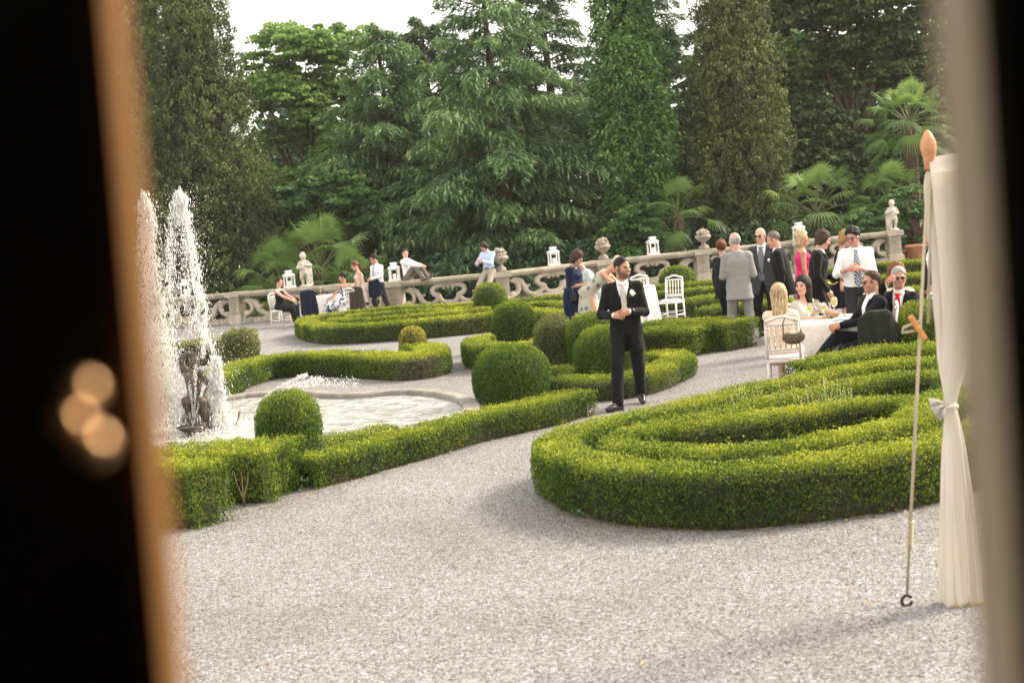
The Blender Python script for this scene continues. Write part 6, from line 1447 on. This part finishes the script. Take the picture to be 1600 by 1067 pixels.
# sagging edge of the pavilion roof cloth
rf_ = []; rows = [(266, 0), (262, .10), (300, 0)]
rv, rf2 = [], []
for i in range(13):
    t = i/12; xx = .0+t*1.9; top = 2.33+.10*math.sin(t*1.5); 
    for (dz, dy) in ((top, .0), (top-.03, -.035), (top-.14+.01*math.sin(i*2), -.045), (top-.16, -.03), (top-.13, .03)): rv.append((ft_[0]-.01+xx, dy+.0, dz))
for i in range(12):
    for j in range(4): rf2.append((i*5+j, i*5+j+1, (i+1)*5+j+1, (i+1)*5+j))
link('roof_edge_cloth', mesh_np('roof_edge_cloth', np.array(rv), np.array(rf2), True), sheer, pav)
# guy rope with wooden runner, whipping and iron ring
ra = P(1450, 268, 7.28); rb_ = G(1417, 930, .03); rc0 = (ra+rb_)/2
def rp_(v): return np.array(v)-np.array(rc0)
def onrope(y):   # point of the rope seen at picture height y
    best = min((abs((ra+(rb_-ra)*t-Vector((0, 0, CAMZ))).dot(V)/max(1e-6, (ra+(rb_-ra)*t-Vector((0, 0, CAMZ))).dot(fwd))*FPX-(533.5-y)), t) for t in np.linspace(0, 1, 400)); return ra+(rb_-ra)*best[1]
ro = MB().tube([rp_(ra), rp_(rb_)], .0085, 8).build('guy_rope', rope_m, None, True, rc0); tag(ro, 'taut cream guy rope running from the finial down to an iron ring', 'rope')
pt = onrope(512); MB().tube([rp_(P(1456, 272, 7.30)), rp_(pt+Vector((.042, 0, .02)))], .0075, 8).build('return_rope', rope_m, ro, True)
a_ = P(1422, 494, pt.y-.02); b2 = P(1446, 530, pt.y-.02); dv = (b2-a_); MB().tube([rp_(a_), rp_(b2)], .016, 8).build('wooden_runner', mat('orange_wood', (.62, .27, .07), .45, var=.2, scale=30), ro, bevel=.003)
MB().tube([rp_(onrope(500)), rp_(P(1412, 512, pt.y-.03)), rp_(P(1409, 520, pt.y-.03)), rp_(onrope(515))], .007, 6).build('rope_knot', rope_m, ro, True)
w1, w2 = onrope(812), onrope(852); hs = []; nrm = (w2-w1).normalized(); sx_ = nrm.orthogonal().normalized(); sy_ = nrm.cross(sx_)
for k in range(90): a = k*.628; hs.append(rp_(w1+(w2-w1)*(k/89)+(sx_*math.cos(a)+sy_*math.sin(a))*.013))
MB().tube(hs, .0065, 5).build('rope_whipping', rope_m, ro, True)
MB().tube([rp_(w1), rp_(w1+Vector((-.02, 0, .03))), rp_(w1+Vector((-.028, 0, .05)))], .008, 6).build('rope_end', rope_m, ro, True)
rg = G(1417, 938, .028); ring = MB().tube([(.028*math.cos(a), .004*math.cos(a), .028*math.sin(a)) for a in np.linspace(.5, 6.1, 26)], .0085, 8); o = ring.build('ground_ring', iron_m, None, True, rg); tag(o, 'dark iron ring at the end of the guy rope on the gravel', 'ring')

# ================================================================== THE ROOM WE LOOK OUT FROM
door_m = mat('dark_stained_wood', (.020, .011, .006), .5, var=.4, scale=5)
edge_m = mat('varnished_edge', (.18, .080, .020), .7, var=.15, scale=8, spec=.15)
pale_m = mat('pale_painted_wood', (.34, .26, .165), .7)
dl = tag(empty('door_leaf', (-.171, .62, .62)), 'open dark wooden door at the left with a lit orange varnished edge and brass latch', 'door', 'doors framing the view')
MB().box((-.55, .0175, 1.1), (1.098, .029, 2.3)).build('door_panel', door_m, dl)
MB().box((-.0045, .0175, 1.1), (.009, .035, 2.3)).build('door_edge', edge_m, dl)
lt = MB(); zc = CAMZ-.62
def dpt(px, py, D): p = P(px-22, py+20, D); return (p.x+.171, p.y-.62, p.z-.62)
brass_l = mat('polished_brass', (.70, .42, .22), .36, metal=1.0)
MB().ball(dpt(128, 592, .585), .0065, 14, 10).ball(dpt(110, 640, .58), .0065, 14, 10).ball(dpt(144, 676, .575), .0075, 14, 10).tube([dpt(128, 592, .60), dpt(118, 640, .60), dpt(144, 676, .60)], .004, 8).build('latch', brass_l, dl, True)
MB().box(tuple(np.array(dpt(196, 610, .64))+np.array([.004, 0, 0])), (.006, .03, .014)).build('strike_plate', brass_l, dl, bevel=.001)
dl.rotation_euler = (0, rad(1.6), 0); dl.location.x -= 1.58*math.tan(rad(1.6))-.0085
dr = tag(empty('door_leaf', (.213, .62, .62)), 'pale painted open door edge at the far right of the view, dark behind it', 'door', 'doors framing the view')
MB().box((.5545, .028, 1.1), (1.09, .046, 2.3)).build('door_panel', door_m, dr)
MB().box((.0045, .031, 1.1), (.009, .062, 2.3)).build('door_edge', pale_m, dr)
room = tag(empty('villa_room', (0, -1.5, .58)), 'dark room of the villa behind the doorway we look through', 'room')
MB().box((0, 0, -.03), (4.2, 4.2, .06)).build('floor', mat('room_floor', (.06, .035, .02), .5), room)
MB().box((0, 0, 2.95), (4.2, 4.2, .06)).build('ceiling', mat('room_plaster', (.10, .09, .08), .9), room)
MB().box((0, -2.12, 1.45), (4.2, .1, 2.8)).build('wall', MATS['room_plaster'], room)
for sx in (-1, 1): MB().box((sx*2.08, 0, 1.45), (.1, 4.1, 2.8)).build('wall', MATS['room_plaster'], room); MB().box((sx*1.66, 2.19, 1.45), (.76, .1, 2.8)).build('wall', MATS['room_plaster'], room)
MB().box((0, 2.19, 2.64), (2.56, .1, .5)).build('lintel', MATS['room_plaster'], room)
MB().box((0, 0, -.33), (4.2, 4.2, .5)).build('plinth', stone_d, room)

# ================================================================== AIR
hm_, n, l, b = new_mat('haze'); n.remove(b); pv_ = n.new('ShaderNodeVolumePrincipled'); pv_.inputs['Color'].default_value = (1.0, .97, .90, 1); pv_.inputs['Density'].default_value = .0003; pv_.inputs['Anisotropy'].default_value = .2
l.new(pv_.outputs[0], n['Material Output'].inputs['Volume'])
o = MB().box((0, 33, 11.5), (90, 110, 27)).build('haze', hm_); o['kind'] = 'stuff'; o['label'] = 'thin warm evening haze over the garden'
